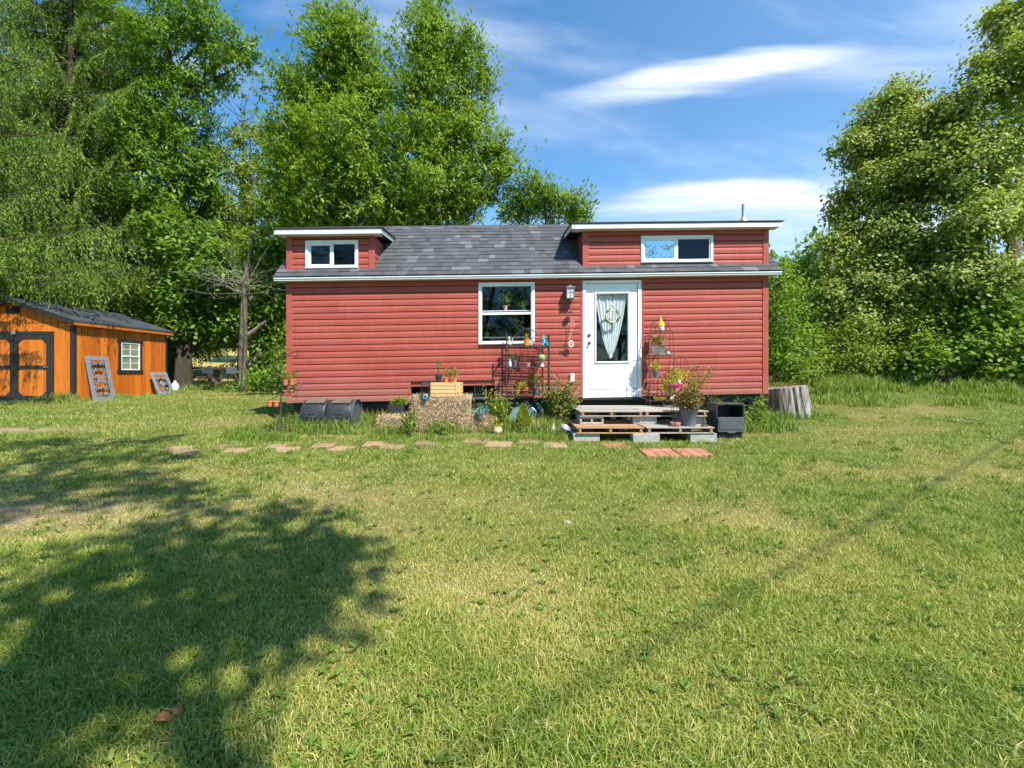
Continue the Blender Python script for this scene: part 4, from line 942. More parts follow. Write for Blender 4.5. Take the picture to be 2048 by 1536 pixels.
def gnome(name, label, x, y, z, h, hat, beard, seed=0, lean=0.0):
    t = fig(name, label, 'gnome figurine', (x, y, z)); b = MB(); b.lathe([(h*0.17, 0), (h*0.21, h*0.12), (h*0.19, h*0.3), (h*0.10, h*0.45), (0.002, h*0.5)], (x, y, z), 14); t.part('beard', b, beard, smooth=True)
    n_ = MB(); n_.ball((x, y-h*0.17, z+h*0.40), (h*0.05,)*3); t.part('nose', n_, M['palepink'], smooth=True)
    c = MB(); c.tube([(x, y, z+h*0.33), (x, y, z+h*0.45), (x+lean*h*0.2, y, z+h*0.7), (x+lean*h*0.4, y, z+h)], [h*0.235, h*0.20, h*0.10, h*0.01], 14); t.part('hat', c, hat, smooth=True)
gnome('garden_gnome', 'tiny gnome with pale blue hat at the left of the middle rack shelf', bpx(1020), 8.29, z2, 0.145, M['paleblue'], M['cream'])
potted('potted_plant', 'red and yellow leaved plant in a dark grey pot on the middle rack shelf', 'potted plant', (bpx(1029.5), 8.38, z2), 0.038, 0.11, M['greypot'], M['lf_pinky'], 0.14, 0.065, 60, 0.05, 0.02, 7, rtop=1.25)
potted('clay_cup', 'coral clay cup on the middle of the rack beside the green globe', 'cup', (bpx(1055.5), ysh, z2), 0.044, 0.065, M['coralcup'], None, rtop=1.1)
x = bpx(1083.5); t = fig('gazing_globe', 'green mosaic gazing globe on a white stand on the middle rack shelf', 'garden globe', (x, ysh, z2))
m_ = MB(); m_.lathe([(0.04, 0), (0.035, 0.02), (0.012, 0.05), (0.018, 0.08), (0.03, 0.095)], (x+0.01, ysh, z2), 14); t.part('stand', m_, M['cream'], smooth=True); m_ = MB(); m_.ball((x, ysh, z2+0.16), (0.068, 0.068, 0.068), 20, 14); t.part('globe', m_, M['globe'], smooth=True)
potted('potted_plant', 'yellow-flowered plant in a low terracotta pot at the left of the bottom rack shelf', 'potted plant', (bpx(1034.5), ysh, z3), 0.048, 0.065, M['terra'], M['lf_yellow'], 0.17, 0.08, 34, 0.045, 0.025, 8, sparse=True)
potted('potted_plant', 'low red clay bowl with yellow sprigs in the middle of the bottom rack shelf', 'potted plant', (bpx(1049.5), 8.35, z3), 0.075, 0.065, simple('red_clay', (0.5, 0.09, 0.05)), M['lf_yellow'], 0.15, 0.10, 40, 0.045, 0.025, 9, sparse=True)
potted('potted_plant', 'tall spiky reddish plant in a slate grey square-shouldered pot on the bottom rack shelf', 'potted plant', (bpx(1073.5), ysh, z3), 0.048, 0.11, M['greypot'], M['lf_pinky'], 0.34, 0.11, 120, 0.05, 0.012, 10, sparse=True, rtop=1.1)
gnome('garden_gnome', 'pale pink gnome at the right end of the bottom rack shelf', bpx(1091.5), 8.32, z3, 0.15, M['palepink'], M['cream'])

# under and around the rack
def under_rack():
    zb = float(gz(0.2, 8.2)); m_ = MB(); rng = np.random.RandomState(9); nx, nz_ = 24, 14; v = []
    for j in range(nz_+1):
        for i in range(nx+1): v.append((-0.06+0.66*i/nx, 8.62+0.05*math.sin(i*0.9+j*0.5)+0.06*fbm(i*0.4, j*0.4)-0.0*j, zb-0.02+0.46*j/nz_*(1-0.25*abs(i/nx-0.45))))
    f = [(j*(nx+1)+i, j*(nx+1)+i+1, (j+1)*(nx+1)+i+1, (j+1)*(nx+1)+i) for j in range(nz_) for i in range(nx)]; m_.add(v, f)
    vb = [(a, b+0.05, c) for a, b, c in v]; m_.add(vb, [tuple(reversed(q)) for q in f])
    for j in range(nz_):
        for i0 in (0, nx): k = j*(nx+1)+i0; m_.quad(v[k], v[k+nx+1], vb[k+nx+1], vb[k])
    solo('plastic_sheeting', m_, M['tarp'], 'crumpled dark green plastic sheeting under the house behind the iron rack', 'plastic sheet', (0.27, 8.32, zb), smooth=True)
    x = 0.22; t = Thing('round_tray', 'round teal tray leaning behind the golden conifer under the rack', 'tray', (x, 8.35, zb))
    m_ = MB(); th = np.linspace(0, 2*math.pi, 41); m_.tube([(x+0.26*math.cos(a), 8.36+0.02*math.sin(a), zb+0.13+0.24*math.sin(a)) for a in th], 0.009, 6); t.part('rim', m_, M['galv'], smooth=True)
    m_ = MB(); m_.prism([(x+0.25*math.cos(a), zb+0.13+0.23*math.sin(a)) for a in th[:-1]], 'y', 8.365, 8.375); t.part('plate', m_, M['tealglass'])
under_rack()
def conifer():
    x, y = bpx(1047, 7.62), 7.62; z = float(gz(x, y)); t = Thing('dwarf_conifer', 'golden yellow-green cone-shaped dwarf conifer in front of the iron rack', 'conifer', (x, y, z)); rng = np.random.RandomState(21)
    n = 1500; h = rng.rand(n)**0.8; th = rng.rand(n)*2*math.pi; rr = (0.115*np.sin(np.clip((1-h)*1.9+0.1, 0, math.pi/2)))*(0.7+0.35*rng.rand(n))
    P = np.stack([x+rr*np.cos(th), y+rr*np.sin(th), z+0.03+h*0.42], 1); d = np.stack([np.cos(th)*.5, np.sin(th)*.5, np.full(n, 1.0)], 1)+rng.normal(size=(n, 3))*.2
    m_ = MB(); m_.kites(P, d, 0.045, 0.014, rng, rng.rand(n), 0.0); t.part('foliage', m_, M['lf_conifer']); m_ = MB(); m_.tube([(x, y, z-0.02), (x, y, z+0.35)], [0.014, 0.004], 6); t.part('stem', m_, M['bark'])
conifer()
def rounded(name, label, cat, px, D, r, h, mat, seed=0, py=None):
    x = bpx(px, D); z = float(gz(x, D)) if py is None else CZ+(HY-py)/F*D; m_ = MB(); prof = [(r*0.6, 0), (r*0.95, h*0.3), (r, h*0.55), (r*0.8, h*0.85), (r*0.82, h), (r*0.7, h), (r*0.68, h*0.85)]
    m_.lathe(prof, (x, D, z), 18); return solo(name, m_, mat, label, cat, (x, D, z), smooth=True)
rounded('ceramic_pot', 'rounded peach ceramic pot right of the golden conifer', 'pot', 1069, 7.75, 0.10, 0.17, M['peach'])
rounded('ceramic_pot', 'rough pale stone-coloured pot in the grass left of the rack', 'pot', 995, 7.45, 0.08, 0.12, M['peach'])
gnome('garden_gnome', 'little white gnome standing in the grass under the right end of the rack', bpx(1107, 7.5), 7.5, float(gz(0.7, 7.5))+0.02, 0.16, M['cream'], M['galv'])
rounded('clay_pot', 'tiny orange clay pot in the shade beneath the rose bush', 'pot', 1124, 8.05, 0.035, 0.07, M['terra'], py=838)
# tipped bucket
x, y = bpx(1127, 7.3), 7.3; z = float(gz(x, y)); t = Thing('metal_bucket', 'galvanised bucket tipped over in the grass beside the pallet steps', 'bucket', (x, y, z)); m_ = MB(); m_.m = Matrix.Translation((x, y, z+0.08))@Matrix.Rotation(math.radians(28), 4, 'Y')@Matrix.Rotation(math.radians(20), 4, 'X')
m_.lathe([(0.055, -0.09), (0.085, 0.07), (0.089, 0.075), (0.08, 0.07), (0.05, -0.08)], (0, 0, 0), 20); t.part('bucket_body', m_, M['galv'], smooth=True)
m_ = MB(); m_.tube(curve([(x+0.07, y-0.02, z+0.12), (x+0.11, y-0.10, z+0.10), (x+0.06, y-0.09, z+0.0)]), 0.004, 5); t.part('handle', m_, M['galv'], smooth=True)

def shrub(name, label, cat, px, D, w, h, n, leaf, seed, L=0.05, Wd=0.026, group=None, nst=14):
    x = bpx(px, D); z = float(gz(x, D)); rng = np.random.RandomState(seed); t = Thing(name, label, cat, (x, D, z), group)
    tips = np.stack([x+rng.normal(size=nst)*w*0.42, D+rng.normal(size=nst)*w*0.3, z+h*(0.35+0.65*rng.rand(nst))], 1); s_ = MB(); stems(s_, (x, D, z-0.02), tips, 0.006); t.part('stem', s_, M['bark'])
    l = MB()
    for q in tips:
        k = n//nst; f = rng.rand(k)[:, None]; base = np.array((x, D, z)); P = base+(q-base)*(0.35+0.65*f)+rng.normal(size=(k, 3))*0.045
        d = rng.normal(size=(k, 3)); d[:, 2] += 0.2; l.kites(P, d, L*(.6+.8*rng.rand(k)), Wd*(.6+.8*rng.rand(k)), rng, rng.rand(k), 0.4)
    t.part('foliage', l, leaf); return t
shrub('climbing_rose', 'tall leafy rose bush with reddish tips between the rack and the pallet steps', 'shrub', 1123, 8.05, 0.42, 0.95, 2000, M['lf_pinky'], 1, 0.058, 0.034, nst=26)
shrub('garden_shrub', 'leafy green shrub growing at the left side of the iron rack', 'shrub', 1000, 7.75, 0.26, 0.74, 1000, M['lf_mid'], 2, nst=18)
shrub('garden_shrub', 'small yellow-leaved plant in front of the hay bale end by the rack', 'shrub', 991, 7.5, 0.10, 0.30, 90, M['lf_yellow'], 3, nst=6)
shrub('garden_shrub', 'dark leafy weed growing behind the right end of the rack', 'shrub', 1100, 8.2, 0.15, 0.45, 180, M['lf_dark'], 4)
shrub('tall_weed', 'broad-leaved weed standing in front of the hay bales left side', 'weed', 812, 7.35, 0.14, 0.42, 90, M['lf_bright'], 5, 0.11, 0.035, nst=6)
shrub('tall_weed', 'low broad-leaved weed in front of the middle of the hay bales', 'weed', 885, 7.3, 0.14, 0.24, 60, M['lf_bright'], 6, 0.10, 0.035, nst=5)
shrub('tall_weed', 'upright leafy weed behind the black tote by the red wall', 'weed', 1473, 8.1, 0.14, 0.62, 110, M['lf_bright'], 7, 0.13, 0.035, nst=5)
shrub('tall_weed', 'bushy pale green weed right of the black tote', 'weed', 1503, 7.95, 0.20, 0.42, 320, M['lf_bright'], 8, 0.07, 0.03)
shrub('tall_weed', 'leafy weed under the right corner of the red house', 'weed', 1522, 8.2, 0.14, 0.60, 170, M['lf_bright'], 9, 0.10, 0.04)
shrub('tall_weed', 'wispy weed rising behind the bronze shrub against the siding', 'weed', 1428, 8.2, 0.10, 0.75, 50, M['lf_bright'], 10, 0.16, 0.015, nst=6)
shrub('tall_weed', 'spiky grass clump under the left corner by the spiral plant stand', 'weed', 592, 7.9, 0.20, 0.32, 160, M['lf_bright'], 11, 0.14, 0.02)

# ------------------------------------------------------------------ second rack (arched) on the deck
def arch_rack():
    D0, D1 = 8.22, 8.45; x0, x1 = bpx(1297, 8.3), bpx(1345, 8.3); t = Thing('plant_rack', 'narrow brown iron plant rack with an arched top standing on the upper deck', 'rack', ((x0+x1)/2, 8.33, DZ))
    zs = [CZ+(HY-q)/F*D0 for q in (802, 755.5, 710.5)]; zt = CZ+(HY-662)/F*8.4; xi0, xi1 = bpx(1303, 8.4), bpx(1342, 8.4)
    for x in (x0, x1):
        m_ = MB(); m_.tube([(x, D0, DZ), (x, D0, zs[2])], 0.007, 7); t.part('leg', m_, M['rust'], smooth=True)
        xx = xi0 if x == x0 else xi1; m_ = MB(); m_.tube([(x, D1, DZ), (x, D1, zs[2]), (xx, D1, zt)], 0.007, 7); t.part('leg', m_, M['rust'], smooth=True)
    for z in zs:
        m_ = MB(); frm = [(x0, D0, z), (x1, D0, z), (x1, D1, z), (x0, D1, z), (x0, D0, z)]
        for a, b in zip(frm[:-1], frm[1:]): m_.tube([a, b], 0.006, 6)
        for k in range(1, 9): m_.tube([(x0+k*(x1-x0)/9, D0, z), (x0+k*(x1-x0)/9, D1, z)], 0.003, 5)
        t.part('shelf', m_, M['rust'])
    m_ = MB(); 
    for z, dd in ((zt, D1), ):
        m_.tube([(xi0, D1, z), (xi1, D1, z)], 0.006, 6); m_.tube([(xi0, D1-0.13, z), (xi1, D1-0.13, z)], 0.006, 6)
        for k in range(0, 7): m_.tube([(xi0+k*(xi1-xi0)/6, D1-0.13, z), (xi0+k*(xi1-xi0)/6, D1, z)], 0.003, 5)
        m_.tube([(xi0, D1-0.13, z), (x0, D0, zs[2])], 0.006, 6); m_.tube([(xi1, D1-0.13, z), (x1, D0, zs[2])], 0.006, 6)
    t.part('top_shelf', m_, M['rust'])
    m_ = MB(); xc = (xi0+xi1)/2; rr = (xi1-xi0)/2
    m_.tube([(xc-rr*math.cos(a), D1, zt+0.245*math.sin(a)) for a in np.linspace(0, math.pi, 19)], 0.007, 6)
    m_.tube([(xc-rr*0.55*math.cos(a), D1, zt+0.14*math.sin(a)) for a in np.linspace(0, math.pi, 15)], 0.004, 5)
    for k in (-1, 0, 1): m_.tube([(xc+k*rr*0.55, D1, zs[2]), (xc+k*rr*0.55, D1, zt+(0.23 if k == 0 else 0.18))], 0.004, 5)
    for k in (-0.6, 0.6):
        for zz in (zs[2]+0.1, zs[2]+0.28, zs[1]+0.15): m_.tube([(xc+k*rr+0.035*math.cos(q)*(1-q/9), D1, zz+0.05*math.sin(q)*(1-q/9)) for q in np.linspace(0, 7, 20)], 0.0035, 5)
    t.part('arch', m_, M['rust'], smooth=True)
    return zs, zt, D0, D1
zs, zt, RD0, RD1 = arch_rack()
gnome('garden_gnome', 'gnome with tall mustard yellow hat and white beard atop the arched rack', bpx(1322.5, 8.38), 8.38, zt+0.006, 0.265, M['yellow'], M['cream'], lean=-0.12)
x = bpx(1317, 8.31); t = potted('wash_tub_planter', 'oval whitewashed wash tub of pink and green leaves on the arched rack', 'planter', (x, 8.31, zs[2]+0.006), 0.10, 0.16, M['galv'], M['lf_pinky'], 0.17, 0.12, 120, 0.055, 0.035, 12, rtop=1.32, rim=False, sx=1.0)
m_ = MB()
for s in (-1, 1): m_.tube([(x+s*0.135, 8.31+0.03*math.cos(a), zs[2]+0.155+0.025*math.sin(a)) for a in np.linspace(0, 2*math.pi, 11)], 0.005, 5)
t.part('handles', m_, M['galv'], smooth=True)
rounded('patterned_cup', 'small blue and white cup beside the wash tub on the arched rack', 'cup', 1335.5, 8.27, 0.038, 0.065, M['paleblue'], py=(HY-(zs[2]+0.006-CZ)*F/8.27))
potted('potted_plant', 'yellow-green plant in a slate blue pot on the middle shelf of the arched rack', 'potted plant', (bpx(1311.5, 8.30), 8.30, zs[1]+0.006), 0.052, 0.115, M['greypot'], M['lf_yellow'], 0.17, 0.09, 90, 0.04, 0.02, 13, rtop=1.2)
x = bpx(1319.5, 8.30); t = Thing('yellow_planter', 'shallow yellow hanging planter bowl on the lowest shelf of the arched rack', 'planter', (x, 8.30, zs[0]+0.006))
m_ = MB(); m_.lathe([(0.07, 0), (0.11, 0.03), (0.118, 0.065), (0.108, 0.065), (0.09, 0.03)], (x, 8.30, zs[0]+0.006), 20); t.part('bowl', m_, M['yellow'], smooth=True)
m_ = MB()
for k in range(3): a = k*2.1+0.5; m_.tube([(x+0.11*math.cos(a), 8.30+0.11*math.sin(a), zs[0]+0.07), (x-0.01, 8.30, zs[0]+0.22)], 0.003, 5)
t.part('hanger', m_, M['iron'])
# pink tricycle planter, arched trellis, bird on pole
def trike():
    x, y = bpx(1350, 7.9), 7.9; z = DZ; t = Thing('tricycle_planter', 'pink tricycle-shaped plant stand with rusty wheels in front of the arched rack', 'plant stand', (x, y, z))
    m_ = MB(); m_.lathe([(0.10, 0.36), (0.135, 0.40), (0.14, 0.41), (0.128, 0.40), (0.09, 0.37)], (x, y, z), 20, sy=0.6); t.part('tray', m_, M['pink'], smooth=True)
    m_ = MB(); m_.box((x+0.045, y, z+0.32), (0.11, 0.09, 0.08)); t.part('box', m_, M['pink'], bevel=0.004)
    m_ = MB(); m_.tube(curve([(x-0.10, y, z+0.38), (x-0.05, y, z+0.2), (x+0.06, y, z+0.3)]), 0.006, 6); m_.tube(curve([(x-0.16, y, z+0.40), (x-0.11, y, z+0.38), (x-0.08, y, z+0.16)]), 0.005, 6); m_.tube([(x-0.02, y, z), (x-0.02, y, z+0.36)], 0.005, 6); m_.tube([(x+0.07, y, z), (x+0.06, y, z+0.3)], 0.005, 6); t.part('frame', m_, M['rust'], smooth=True)
    for (wx_, r_) in ((x-0.10, 0.13), (x+0.03, 0.08), (x+0.10, 0.08)):
        m_ = MB(); yy = y+(0.0 if r_ > 0.1 else 0.06*(1 if wx_ > x+0.05 else -1)); m_.tube([(wx_+r_*math.cos(a), yy, z+0.01+r_+r_*math.sin(a)) for a in np.linspace(0, 2*math.pi, 25)], 0.006, 6)
        for a in np.linspace(0, math.pi, 5)[:-1]: m_.tube([(wx_+r_*math.cos(a), yy, z+0.01+r_+r_*math.sin(a)), (wx_-r_*math.cos(a), yy, z+0.01+r_-r_*math.sin(a))], 0.0025, 4)
        t.part('wheel', m_, M['rust'], smooth=True)
    w = MB(); w.ball((x+0.065, y-0.02, z+0.445), (0.026, 0.02, 0.04)); solo('egg_ornament', w, M['cream'], 'white egg-shaped ornament on the pink tray', 'ornament', (x+0.065, y-0.02, z+0.41), smooth=True)
trike()
def trellis():
    x, y = bpx(1361, 8.47), 8.47; t = Thing('arched_trellis', 'low arched iron trellis against the siding right of the arched rack', 'trellis', (x, y, DZ)); m_ = MB(); w = 0.145; zt_ = CZ+(HY-735)/F*y
    m_.tube([(x-w, y, DZ), (x-w, y, zt_)]+[(x-w*math.cos(a), y, zt_+0.21*math.sin(a)) for a in np.linspace(0, math.pi, 17)][1:]+[(x+w, y, DZ)], 0.006, 6); t.part('arch', m_, M['rust'], smooth=True)
    m_ = MB()
    for k in (-0.5, 0, 0.5): m_.tube([(x+k*w, y, DZ), (x+k*w, y, zt_+0.2*math.sqrt(1-k*k))], 0.0035, 5)
    m_.tube([(x-w, y, zt_), (x+w, y, zt_)], 0.004, 5); t.part('bars', m_, M['rust'])
trellis()
def plant_on_deck(label, px, D, z0, w, h, n, leaf, seed, L=0.045, Wd=0.022, dx=0):
    x = bpx(px, D); rng = np.random.RandomState(seed); t = Thing('deck_plant', label, 'potted plant', (x, D, z0)); p = MB(); p.lathe([(0.05, 0), (0.07, 0.11), (0.062, 0.11), (0.05, 0.1)], (x, D, z0), 16); t.part('pot', p, M['greypot'], smooth=True)
    l = MB(); nst = 16; tips = np.stack([x+dx+rng.normal(size=nst)*w*0.5, D+rng.normal(size=nst)*w*0.25, z0+h*(0.45+0.6*rng.rand(nst))], 1); stems(l, (x, D, z0+0.08), tips, 0.004)
    for q in tips: k = n//nst; P = q+rng.normal(size=(k, 3))*0.05; d = rng.normal(size=(k, 3)); l.kites(P, d, L*(.6+.8*rng.rand(k)), Wd, rng, rng.rand(k), .4)
    t.part('plant', l, leaf)
plant_on_deck('yellow-green bushy plant on the deck between the arched rack and trellis', 1352, 8.22, DZ, 0.32, 0.64, 1100, M['lf_yellow'], 31)
plant_on_deck('straggly reddish plant on the deck right of the trellis', 1390, 8.25, DZ, 0.26, 0.68, 520, M['lf_pinky'], 32)
x, y = bpx(1345, 7.35), 7.35; t = Thing('bird_figurine', 'little white and brown bird figurine on two stakes at the deck edge', 'figurine', (x, y, DZ)); m_ = MB(); m_.m = Matrix.Translation((x, y, DZ+0.20))@Matrix.Rotation(math.radians(-30), 4, 'Y'); m_.ball((0, 0, 0), (0.05, 0.024, 0.026)); m_.ball((0.04, 0, 0.016), (0.02, 0.018, 0.018)); t.part('body', m_, M['cream'], smooth=True)
m_ = MB(); m_.tube([(x-0.012, y, DZ), (x-0.008, y, DZ+0.18)], 0.004, 5); m_.tube([(x+0.015, y, DZ), (x+0.01, y, DZ+0.19)], 0.004, 5); m_.ball((x, y, DZ+0.155), (0.036, 0.022, 0.03)); t.part('stake', m_, M['rust'], smooth=True)

# ------------------------------------------------------------------ composter barrel
def composter():
    y = 7.95; x0, x1 = bpx(611, y), bpx(712, y); z = float(gz((x0+x1)/2, y)); r = 0.265; zc = CZ+(HY-831)/F*y+0.01; t = Thing('compost_tumbler', 'black plastic barrel composter lying on its side by the left corner of the house', 'composter', ((x0+x1)/2, y, z))
    cut = Matrix.Translation((x0, y, zc))@Matrix.Rotation(math.radians(90), 4, 'Y')@Matrix.Rotation(math.radians(0), 4, 'Z')
    half = (x1-x0)/2
    for k in (0, 1):
        m_ = MB(); m_.m = cut; o = k*half; prof = [(0.001, o+0.01), (r*0.93, o+0.01), (r*0.97, o+0.02), (r, o+0.03), (r, o+0.05), (r*0.97, o+0.055), (r*0.985, o+0.07), (r*1.0, o+half*0.5), (r*0.985, o+half-0.07), (r*0.97, o+half-0.055), (r, o+half-0.05), (r, o+half-0.02), (r*0.95, o+half-0.008), (0.001, o+half-0.008)]
        m_.lathe(prof, (0, 0, 0), 40); c_ = t.part('drum', m_, M['black'], smooth=True)
        cx = x0+o+half*0.5; h_ = MB(); fy = y-r*0.985
        frame_bars_w(h_, cx-0.08, cx+0.08, zc-0.015, zc+0.06, 0.010, fy-0.012, fy+0.02); t.part('handle', h_, M['dgray'], c_, bevel=0.004)
        h2 = MB(); h2.bx((cx-0.063, fy+0.0, zc+0.002), (cx+0.063, fy+0.004, zc+0.043)); t.part('handle_recess', h2, M['dark'], c_)
        d_ = MB(); d_.box((cx+0.01, y-r*0.34, zc+r*0.955), (half*0.72, 0.20, 0.016), rx=math.radians(20)); t.part('hatch', d_, simple('dusty_brown_lid', (0.17, 0.12, 0.09), (0.09, 0.065, 0.05), 12, 0.7), c_, bevel=0.006)
    m_ = MB(); m_.m = cut; o = 2*half; m_.lathe([(r*.97, o-.005), (r*1.03, o+.0), (r*1.05, o+.035), (r*1.02, o+.035), (r*.95, o+.0)], (0, 0, 0), 40); t.part('end_rim', m_, M['dgray'], smooth=True)
    m_ = MB(); m_.bx((x0+0.05, y-0.2, z-0.02), (x1-0.05, y-0.16, zc-0.2)); m_.bx((x0+0.05, y+0.16, z-0.02), (x1-0.05, y+0.2, zc-0.2)); t.part('base', m_, M['black'])
def frame_bars_w(mb, x0, x1, z0, z1, w, ya, yb): frame_bars(mb, x0, x1, z0, z1, w, ya, yb)
composter()

# ------------------------------------------------------------------ hay bales and things on them
def bale(label, px0, px1, pyt, pyb, D, depth, seed, zb=None):
    rng = np.random.RandomState(seed); x0, x1 = bpx(px0, D), bpx(px1, D); zt_ = CZ+(HY-pyt)/F*D; zb = float(gz((x0+x1)/2, D)) if zb is None else zb
    t = Thing('straw_bale', label, 'straw bale', ((x0+x1)/2, D+depth/2, zb), 'straw bales in front of the red house')
    n = 10; m_ = MB(); m_.bx((x0+0.02, D+0.02, zb), (x1-0.02, D+depth-0.02, zt_-0.02)); t.part('bale_core', m_, M['straw'], bevel=0.03)
    w, h = x1-x0, zt_-zb; k = int(5200*w); s_ = MB()
    side = rng.rand(k) < 0.66; P = np.stack([x0+rng.rand(k)*w, np.where(side, D+0.02+rng.rand(k)*0.012, D+rng.rand(k)*depth), np.where(side, zb+rng.rand(k)*h, zt_-0.02-rng.rand(k)*0.01)], 1)
    P[:, 0] += rng.normal(size=k)*0.012; d = rng.normal(size=(k, 3))*np.array((0.55, 0.35, 1.0)); d[:, 1] -= np.where(side, 0.45, 0); d[:, 2] += np.where(side, 0, 0.6)
    s_.kites(P, d, 0.045+0.06*rng.rand(k), 0.006, rng, rng.rand(k), 0.1); t.part('straw', s_, M['straw'], kind='stuff'); return zt_
bale('left end straw bale on the ground, small and half hidden in tall grass', 757, 830, 833, 865, 7.75, 0.42, 1)
bale('long straw bale on the ground under the crate bale', 832, 985, 832, 865, 7.62, 0.45, 2)
zt1 = bale('upper straw bale carrying the wooden crate', 822, 941, 794, 832, 7.66, 0.42, 3, zb=CZ+(HY-832)/F*7.66+0.0)
def crate():
    y = 7.72; x0, x1 = bpx(861, y), bpx(922, y); z0 = zt1; h = 28.5/F*y; t = Thing('wooden_crate', 'light pine slatted crate on top of the upper straw bale', 'crate', ((x0+x1)/2, y+0.15, z0)); m_ = MB(); n = 4; bw = (h-0.008*3)/n
    for i in range(n):
        zz = z0+i*(bw+0.008)+bw/2
        for yy in (y, y+0.30): m_.box(((x0+x1)/2, yy, zz), (x1-x0, 0.011, bw), R.rand())
        m_.box((x0+0.006, y+0.15, zz), (0.012, 0.286, bw), R.rand())
    t.part('slats', m_, M['cratewood'], bevel=0.002)
    m_ = MB(); m_.box((x1-0.05, y-0.009, z0+h/2), (0.085, 0.008, h-0.004)); t.part('end_panel', m_, M['cratewood'], bevel=0.002)
    m_ = MB(); m_.box(((x0+x1)/2, y+0.15, z0+h-0.006), (x1-x0-0.02, 0.28, 0.010)); t.part('top_board', m_, M['cratewood']); m_ = MB(); m_.box((x1-0.055, y-0.0145, z0+h*0.25), (0.02, 0.003, 0.016)); t.part('hand_hole', m_, M['dark']); return z0+h
zc_ = crate()
for k, (px, dd, r, h, mt, lb, lf, lh) in enumerate(((877, 7.82, 0.048, 0.12, 'black', 'seedling in a black nursery pot on the crate', 'lf_bright', 0.26), (892.5, 7.80, 0.036, 0.085, 'terra', 'leftmost terracotta pot on the crate, with a sprawling green plant', 'lf_bright', 0.15),
                                                    (901, 7.92, 0.042, 0.125, 'terra', 'tallest terracotta pot at the back of the crate', 'lf_bright', 0.09), (909, 7.79, 0.040, 0.08, 'terra', 'rightmost terracotta pot on the crate, with small leaves', 'lf_bright', 0.15))):
    potted('potted_plant', lb, 'potted plant', (bpx(px, dd), dd, zc_), r, h, M[mt], M[lf], lh, 0.05, 26, 0.05, 0.025, 40+k, sparse=True, group='seedling pots on the wooden crate')
def candle_lantern():
    y = 7.70; x = bpx(851.5, y); z = zt1; t = Thing('candle_lantern', 'black metal candle lantern on the straw bale left of the crate', 'lantern', (x, y, z)); m_ = MB(); w = 0.07
    m_.box((x, y, z+0.01), (0.15, 0.13, 0.02)); 
    for a in (-1, 1):
        for b in (-1, 1): m_.box((x+a*w*0.92, y+b*0.055, z+0.11), (0.01, 0.01, 0.18))
    for k in (-0.4, 0, 0.4): m_.box((x+k*w*1.4, y-0.055, z+0.11), (0.006, 0.006, 0.18))
    t.part('frame', m_, M['blackpaint']); m_ = MB(); m_.box((x, y, z+0.225), (0.17, 0.15, 0.05), taper=0.35); m_.tube([(x+0.02*math.cos(a), y, z+0.265+0.02*math.sin(a)) for a in np.linspace(0, 2*math.pi, 11)], 0.004, 5); t.part('roof', m_, M['blackpaint'])
    x2 = bpx(850.5, 7.6); y2 = 7.585; z2_ = zt1-0.03; t2 = Thing('bird_house', 'tiny blue birdhouse with white front at the foot of the black lantern', 'birdhouse', (x2, y2, z2_)); m_ = MB(); m_.prism([(x2-0.035, z2_), (x2+0.035, z2_), (x2+0.035, z2_+0.04), (x2, z2_+0.075), (x2-0.035, z2_+0.04)], 'y', y2, y2+0.05); t2.part('house_body', m_, M['blue'], bevel=0.002)
    m_ = MB(); m_.prism([(x2-0.048, z2_+0.036), (x2, z2_+0.085), (x2+0.048, z2_+0.036), (x2, z2_+0.072)], 'y', y2-0.01, y2+0.06); t2.part('roof', m_, M['paleblue']); m_ = MB(); m_.prism([(x2+0.014*math.cos(a), z2_+0.035+0.014*math.sin(a)) for a in np.linspace(0, 2*math.pi, 13)[:-1]], 'y', y2-0.004, y2-0.0005); t2.part('entrance', m_, M['dark'])
candle_lantern()
def trough():
    y = 8.0; x0, x1 = bpx(775, y), bpx(808, y); z = CZ+(HY-828)/F*y; t = Thing('planter_box', 'dark planter box with low green plants left of the straw bales', 'planter', ((x0+x1)/2, y+0.08, z)); m_ = MB(); m_.box(((x0+x1)/2, y+0.08, z+0.08), (x1-x0-.03, 0.16, 0.16), taper=1.12); t.part('box', m_, M['black'], bevel=0.006)
    l = MB(); foliage(l, ((x0+x1)/2+0.05, y+0.08, z+0.20), (0.17, 0.09, 0.06), 200, 0.05, 0.03, np.random.RandomState(4)); t.part('plant', l, M['lf_bright'])
trough()
